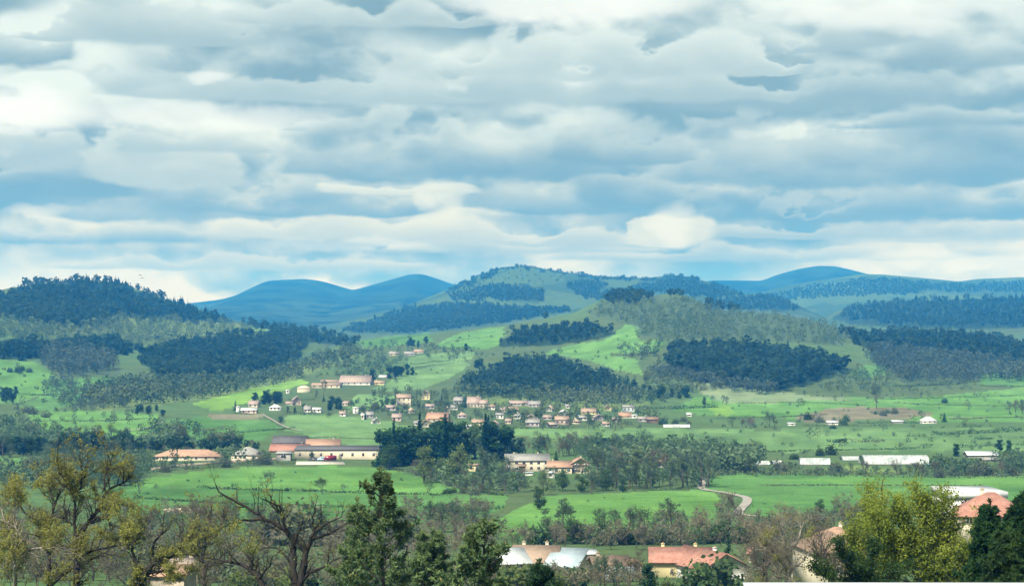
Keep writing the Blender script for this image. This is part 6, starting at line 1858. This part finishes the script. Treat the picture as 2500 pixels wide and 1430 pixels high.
big_tree((186, 1440, 9), [
    ([(186, 1440), (186, 1345), (189, 1314), (202, 1288), (228, 1257), (243, 1215), (254, 1197), (285, 1184), (310, 1160)], 9, 1.6),
    ([(188, 1312), (181, 1283), (182, 1241), (184, 1215), (171, 1189), (150, 1178)], 5, 1.3), ([(184, 1215), (196, 1190), (204, 1150), (196, 1112)], 3.2, 1),
    ([(212, 1277), (233, 1264), (269, 1259), (277, 1293)], 4, 1.5), ([(254, 1197), (258, 1160), (272, 1124), (262, 1100)], 2.8, 1), ([(181, 1283), (160, 1266), (124, 1262), (100, 1268)], 3, 1.2),
    ([(171, 1189), (150, 1150), (158, 1110)], 2.4, 1), ([(228, 1257), (262, 1232), (300, 1226), (318, 1240)], 2.6, 1), ([(186, 1360), (240, 1340), (300, 1330), (340, 1318)], 4, 1.2),
    ([(188, 1330), (140, 1330), (100, 1310), (60, 1300)], 3.4, 1.2)], 140, 11, 'large budding tree with a forked dark stem, second from the left edge', M_BARKD, M_TWIGB, M_BUD, n2=2.3, L2=1.8, budfrac=.46, leaf=.105, budn=5)
big_tree((119, 1440, 7), [
    ([(119, 1440), (118, 1319), (119, 1267), (124, 1236), (135, 1200), (150, 1190)], 6, 1.6), ([(124, 1428), (166, 1391), (197, 1378), (250, 1352)], 5, 1.6),
    ([(119, 1290), (90, 1270), (60, 1240), (44, 1200)], 3.4, 1), ([(118, 1340), (80, 1320), (40, 1308), (5, 1290)], 3.2, 1), ([(130, 1215), (112, 1190), (100, 1172)], 2.2, 1)],
    150, 12, 'slender budding tree with straight dark stem left of the forked one', M_BARKD, M_TWIGB, M_BUD, n2=2.6, L2=1.8, budfrac=.5, leaf=.105, budn=5)
big_tree((36, 1440, 7), [
    ([(34, 1440), (54, 1370), (62, 1330), (84, 1306)], 6, 2), ([(54, 1370), (30, 1320), (10, 1270), (-10, 1230)], 4, 1.2), ([(54, 1375), (58, 1330), (40, 1270), (44, 1215)], 4, 1.2), ([(62, 1345), (110, 1330), (150, 1335)], 3, 1)],
    132, 13, 'pale stemmed budding tree at the left edge', M_BARKP, M_TWIGB, M_BUD, n2=3.0, L2=1.9, budfrac=.52, leaf=.105, budn=5)
big_tree((342, 1440, 13), [
    ([(342, 1440), (352, 1402), (375, 1378), (414, 1358), (440, 1336), (466, 1311)], 11, 2), ([(345, 1425), (330, 1380), (312, 1335), (300, 1290)], 6, 1.6), ([(352, 1402), (392, 1392), (430, 1390), (452, 1400)], 5, 1.5),
    ([(375, 1378), (370, 1330), (392, 1290), (390, 1255)], 4, 1.2), ([(312, 1340), (340, 1310), (352, 1280)], 3, 1), ([(414, 1358), (462, 1352), (500, 1330)], 3, 1)],
    125, 14, 'thick dark leaning tree in front of the small orange roofed house', M_BARKD, M_TWIG, M_BUD, n2=2.6, L2=1.6, budfrac=.36)
big_tree((726, 1440, 12), [
    ([(725, 1440), (716, 1391), (713, 1315), (697, 1298), (675, 1280), (649, 1270), (588, 1270), (560, 1282)], 10, 1.6), ([(729, 1430), (747, 1369), (749, 1341), (762, 1315), (766, 1298), (801, 1272), (838, 1256)], 9, 1.4),
    ([(762, 1315), (783, 1311), (818, 1298), (848, 1280)], 5, 1.3), ([(747, 1350), (718, 1321), (708, 1310)], 6, 4), ([(697, 1298), (690, 1262), (672, 1230), (660, 1206)], 4, 1.2), ([(690, 1262), (684, 1230), (650, 1212)], 2.6, 1),
    ([(649, 1270), (610, 1241), (575, 1220), (534, 1198), (530, 1180)], 4, 1.4), ([(731, 1425), (757, 1395), (800, 1373), (830, 1358)], 6, 1.4), ([(713, 1330), (736, 1290), (742, 1262)], 3, 1), ([(716, 1391), (690, 1350), (660, 1340), (620, 1352)], 4, 1.2),
    ([(766, 1298), (764, 1260), (776, 1228)], 2.6, 1)], 130, 15, 'large leafless tree with dark spreading limbs left of the pines', M_BARKD, M_TWIG, M_BUD, n2=1.5, L2=1.5, budn=2, budfrac=.24, name='bare_tree', skip=.3)
big_tree((640, 1440, 9), [
    ([(642, 1440), (632, 1410), (614, 1389), (593, 1380), (562, 1374), (532, 1371), (505, 1364)], 8, 1.6), ([(614, 1389), (616, 1366), (606, 1345)], 4, 1.2), ([(562, 1374), (560, 1352), (548, 1330)], 3, 1), ([(632, 1410), (660, 1380), (672, 1350)], 4, 1.2)],
    122, 16, 'low dark bough tree reaching left under the large leafless tree', M_BARKD, M_TWIG, M_BUD, n2=1.7, L2=1.2, budn=2, budfrac=.3, name='bare_tree')
big_tree((500, 1440, 6), [
    ([(500, 1440), (494, 1380), (500, 1320), (512, 1270), (520, 1230)], 5, 1.2), ([(496, 1370), (460, 1320), (440, 1270)], 3.5, 1), ([(500, 1330), (536, 1290), (560, 1250)], 3.2, 1), ([(500, 1390), (548, 1350), (590, 1320)], 3, 1), ([(498, 1350), (470, 1290), (476, 1240)], 3, 1)],
    165, 17, 'fine twigged brown grey tree between the leaning and the large leafless tree', M_BARK, M_TWIGB, M_BUD, n2=4.2, L2=1.9, budn=2, budfrac=.35, name='bare_tree')
big_tree((1930, 1440, 5), [
    ([(1930, 1440), (1922, 1390), (1916, 1340), (1900, 1290), (1896, 1256)], 5, 1.1), ([(1922, 1390), (1890, 1350), (1866, 1310)], 3.4, 1), ([(1918, 1360), (1950, 1320), (1966, 1280)], 3.2, 1), ([(1924, 1400), (1960, 1370), (1990, 1340)], 3, 1)],
    200, 18, 'tall brown leafless tree with pale stem left of the cream house', M_BARKP, M_TWIGB, M_BUD, n2=4.0, L2=2.0, budn=2, budfrac=.3, name='bare_tree')

big_tree((2030, 1440, 6), [
    ([(2030, 1440), (2024, 1390), (2016, 1340), (2006, 1300)], 5, 1.1), ([(2026, 1400), (2052, 1360), (2070, 1320)], 3.4, 1), ([(2024, 1385), (1996, 1350), (1984, 1318)], 3.2, 1), ([(2028, 1410), (2066, 1384), (2096, 1350)], 3, 1)],
    190, 19, 'fine twigged brown tree right in front of the cream house', M_BARK, M_TWIGB, M_BUD, n2=4.2, L2=1.9, budn=2, budfrac=.3, name='bare_tree')
big_tree((1872, 1440, 5), [
    ([(1872, 1440), (1868, 1390), (1876, 1340), (1870, 1306)], 5, 1.1), ([(1870, 1400), (1846, 1370), (1836, 1336)], 3.2, 1), ([(1872, 1380), (1896, 1350), (1906, 1316)], 3.2, 1)],
    205, 20, 'fine twigged brown tree just right of the white gabled house', M_BARK, M_TWIGB, M_BUD, n2=4.2, L2=1.8, budn=2, budfrac=.3, name='bare_tree')


def needle_tree(base, top, Y, seed, label, whorls, len0, upt, needles, bark, lean=None, tuft=.27, per=6, name='pine_tree', dens=27, candle=.25, open_=0.0):
    """pine: whorls of rising boughs that carry brushes of needles"""
    rs = np.random.default_rng(seed)
    g0 = ground_at(base[0], Y)
    tp_ = px3(top[0], top[1], Y)
    n = 14
    t = np.linspace(0, 1, n)[:, None]
    T = g0 * (1 - t) + tp_ * t
    T[:, :2] += np.stack([np.sin(t[:, 0] * 5 + seed) * .12, np.cos(t[:, 0] * 4) * .12], 1)
    H = tp_[2] - g0[2]
    r = np.linspace(.16, .025, n)
    seg0 = (T[:-1], T[1:], r[:-1], r[1:])
    P, D, L = [], [], []
    for k in range(whorls):
        f = .18 + .80 * (k + .3 * rs.random()) / whorls
        q_ = np.array([np.interp(f, t[:, 0], T[:, c]) for c in range(3)])
        m = per if f < .85 else 4
        th = rs.random() * 6.283 + np.arange(m) * 6.283 / m + rs.normal(0, .25, m)
        ln = len0 * ((1 - f) ** .8 * .95 + .10) * (.65 + .6 * rs.random(m))
        keep = rs.random(m) > open_
        for a, l_ in zip(th[keep], ln[keep]):
            P.append(q_); D.append((np.cos(a), np.sin(a), upt)); L.append(l_)
    P, D, L = np.array(P), np.array(D, float), np.array(L)
    s1, N1, DD1, R1 = sprout(P, D, L, np.full(len(P), .045), 6, .07, .10, rs)
    P2, D2, R2, st = children(N1, DD1, R1, 5, .3, .8, rs)
    L2 = np.tile(L, 5) * .34 * (.5 + .8 * rs.random(len(P2)))
    s2, N2, DD2, _ = sprout(P2, D2, np.maximum(L2, .15), np.full(len(P2), .016), 2, .15, .22, rs)
    # brushes of needles on the outer shoots
    cen = np.concatenate([N2[-1], N2[1], N1[-1], N1[-2], T[-1:], T[-2:-1] * .5 + T[-1:] * .5])
    cd = np.concatenate([DD2[-1], DD2[1], DD1[-1], DD1[-2], [[0, 0, 1.]], [[0, 0, 1.]]])
    q_ = np.repeat(cen, dens, 0)
    dd = unit(np.repeat(unit(cd), dens, 0) * .55 + rs.normal(0, .75, q_.shape))
    ln = tuft * (.7 + .5 * rs.random(len(q_)))
    q_ = q_ + dd * (ln * .45)[:, None] + np.repeat(unit(cd), dens, 0) * (rs.random(len(q_)) * tuft * .6)[:, None]
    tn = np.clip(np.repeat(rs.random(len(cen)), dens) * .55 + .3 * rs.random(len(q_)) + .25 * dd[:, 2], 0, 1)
    cv = cards(q_, ln, rs, aspect=.26, D=dd, tint=tn)
    e = link(name, None, loc=tuple(g0))
    tag(e, label, 'tree')
    V, Fq = tubes(seg0, 7)
    link('trunk', newmesh('trunk', V - g0, Fq, [bark], smooth=True), e)
    V, Fs, _ = join([tubes(s1, 4), tubes(s2, 3)])
    link('branches', newmesh('branches', V - g0, Fs, [bark]), e)
    link('needles', newmesh('needles', cv[0] - g0, cv[1], [needles], tint=cv[2]), e)
    if candle:
        k = rs.random(len(cen)) < candle
        c0 = cen[k] + [0, 0, tuft * .45]
        cc = cards(np.repeat(c0, 3, 0), tuft * .75, rs, aspect=.3, D=np.tile([[0, 0, 1.]], (3 * k.sum(), 1)))
        tag(link('young_shoots', newmesh('young_shoots', cc[0] - g0, cc[1], [M_CANDLE], tint=cc[2]), e), kind='stuff')
    return e


needle_tree((950, 1430), (924, 1150), 112, 21, 'tall pine with a bare pointed leader in the bottom centre', 13, 3.05, .62, M_PINE, M_BARKD, tuft=.30, per=5, open_=.34)
needle_tree((872, 1430), (868, 1222), 118, 22, 'narrow pine with two raised tips left of the tall one', 9, 1.9, .8, M_PINE, M_BARKD, tuft=.28, per=5, open_=.2)
needle_tree((1160, 1430), (1180, 1275), 100, 23, 'broad spreading pine with forked dark trunk right of the tall one', 9, 2.8, .62, M_PINE, M_BARKD, tuft=.27, per=6, open_=.25)
needle_tree((1040, 1440), (1060, 1300), 106, 24, 'lower pine filling the gap between the two larger pines', 8, 2.4, .6, M_PINE, M_BARKD, tuft=.28, per=5, open_=.1)
needle_tree((1330, 1450), (1322, 1372), 104, 25, 'small dark pine below the pale sheet roofs', 6, 1.7, .5, M_SPRUCE, M_BARKD, tuft=.26, per=6, candle=0)
needle_tree((2500, 1440), (2500, 1212), 96, 26, 'dark conifer cut by the right edge', 16, 2.0, .15, M_DARK, M_BARKD, tuft=.30, per=8, candle=0, name='conifer_tree')
needle_tree((2408, 1440), (2412, 1228), 104, 27, 'dark conifer with pointed top left of the edge one', 14, 1.6, .15, M_DARK, M_BARKD, tuft=.28, per=8, candle=0, name='conifer_tree')
needle_tree((2455, 1450), (2456, 1296), 92, 28, 'lower dark green conifer between the two darker ones', 10, 2.0, .2, M_GREEN, M_BARKD, tuft=.28, per=7, candle=0, name='conifer_tree')


def plume_tree(base, plumes, Y, seed, label, leafm, bark, n, leaf, rad=1.0):
    """tree of upright leafy plumes in young leaf: limbs with leaf clouds along them"""
    rs = np.random.default_rng(seed)
    s0, N, D, R = limbs([(p, 4.5, 1.0) for p in plumes], Y, rs, depth=1.3)
    g0 = ground_at(base[0], Y)
    s0 = cat(s0, *[(np.array([g0 - [0, 0, .2]]), np.array([px3(p[0][0], p[0][1], Y)]), np.array([.2]), np.array([.1])) for p in plumes])
    m = len(N) * 5
    i = rs.integers(0, len(N), m)
    rp = unit(rs.normal(0, 1, (m, 3)))
    s1, N1, DD1, R1 = sprout(N[i], D[i] * .9 + rp * .8 + [0, 0, .5], rad * (.4 + .8 * rs.random(m)), np.full(m, .02), 4, .15, .15, rs)
    P2, D2, R2, _ = children(N1, DD1, R1, 4, .2, .7, rs)
    s2, N2, DD2, _ = sprout(P2, D2, rad * .4 * (.4 + .8 * rs.random(len(P2))), np.full(len(P2), .008), 2, .15, .2, rs)
    tips = np.concatenate([N2[-1], N2[1], N1[-1], N1[2]])
    pn = vnoise(tips[:, 0] / .9, tips[:, 2] / 1.3, seed)
    k = rs.integers(0, len(tips), n)
    k = k[rs.random(n) < np.clip(pn[k] * 1.6 - .05, .12, 1)]
    P = tips[k] + rs.normal(0, leaf * 1.1, (len(k), 3))
    cv = cards(P, leaf, rs, .2, .65, np.clip(.35 * rs.random(len(k)) + .75 * vnoise(P[:, 0] / 1.5 + 9, P[:, 2] / 1.8, seed + 1) - .05, 0, 1))
    e = link('leafy_tree', None, loc=tuple(g0))
    tag(e, label, 'tree')
    V, Fq = tubes(s0, 6)
    link('trunk', newmesh('trunk', V - g0, Fq, [bark], smooth=True), e)
    V, Fs, _ = join([tubes(s1, 3), tubes(s2, 3)])
    link('branches', newmesh('branches', V - g0, Fs, [bark]), e)
    link('leaves', newmesh('leaves', cv[0] - g0, cv[1], [leafm], tint=cv[2]), e)
    return e


plume_tree((2285, 1440), [[(2285, 1440), (2270, 1360), (2262, 1290), (2256, 1240)], [(2285, 1440), (2240, 1360), (2210, 1300), (2190, 1268)], [(2285, 1440), (2215, 1390), (2165, 1330), (2140, 1296)],
                         [(2285, 1440), (2320, 1360), (2324, 1310), (2312, 1268)], [(2285, 1440), (2350, 1385), (2370, 1350), (2378, 1322)], [(2290, 1440), (2370, 1410), (2410, 1384), (2424, 1366)],
                         [(2285, 1440), (2200, 1420), (2150, 1385), (2112, 1340)], [(2290, 1440), (2380, 1430), (2430, 1415), (2452, 1396)], [(2285, 1440), (2300, 1380), (2290, 1330), (2284, 1290)], [(2290, 1440), (2340, 1425), (2390, 1412), (2430, 1400)]],
           120, 31, 'large yellow green tree in young leaf at the lower right', M_YELLOW, M_BARK, 90000, .14, 1.8)
plume_tree((2120, 1440), [[(2120, 1440), (2110, 1370), (2118, 1300), (2128, 1262)], [(2120, 1440), (2150, 1360), (2170, 1290), (2158, 1240)], [(2120, 1440), (2090, 1390), (2076, 1340)], [(2120, 1440), (2160, 1400), (2190, 1350)]],
           135, 32, 'smaller yellow green tree at the left side of the large yellow green one', M_YELLOW, M_BARK, 26000, .13, 1.5)
plume_tree((2156, 1440), [[(2156, 1300), (2154, 1240), (2148, 1186), (2150, 1172)]], 150, 33, 'thin whip of a young tree rising over the right meadow', M_YELLOW, M_BARK, 900, .11, .35)
plume_tree((2090, 1460), [[(2090, 1460), (2075, 1400), (2050, 1350), (2040, 1330)], [(2090, 1460), (2120, 1400), (2130, 1360)], [(2090, 1460), (2040, 1420), (2000, 1400)], [(2090, 1460), (2150, 1420), (2190, 1390)]],
           105, 34, 'dark green slanting bush tree at the lower right, under the smaller yellow green tree', M_GREEN, M_BARKD, 16000, .12, .9)

# ================================================================== air
hz = bpy.data.materials.new("haze")
hz.use_nodes = True
hz.node_tree.nodes.clear()
q = G(hz.node_tree)
pv = q.n('ShaderNodeVolumePrincipled')
pv.inputs['Color'].default_value = HAZE_COL
pv.inputs['Absorption Color'].default_value = (1, 1, 1, 1)
pv.inputs['Density'].default_value = HAZE
pv.inputs['Anisotropy'].default_value = 0.0
ho = q.n('ShaderNodeOutputMaterial')
hz.node_tree.links.new(pv.outputs[0], ho.inputs['Volume'])
x0, x1, y0, y1, z0, z1 = -5200, 5200, -60, 11500, -6, float(GZ.max()) + 40
V = [(x, y, z) for x in (x0, x1) for y in (y0, y1) for z in (z0, z1)]
tag(link('haze', newmesh('haze', V, np.array([(0, 1, 3, 2), (4, 6, 7, 5), (0, 4, 5, 1), (2, 3, 7, 6), (0, 2, 6, 4), (1, 5, 7, 3)]), [hz])), 'thin blue air between the viewer and the far mountains', kind='stuff')
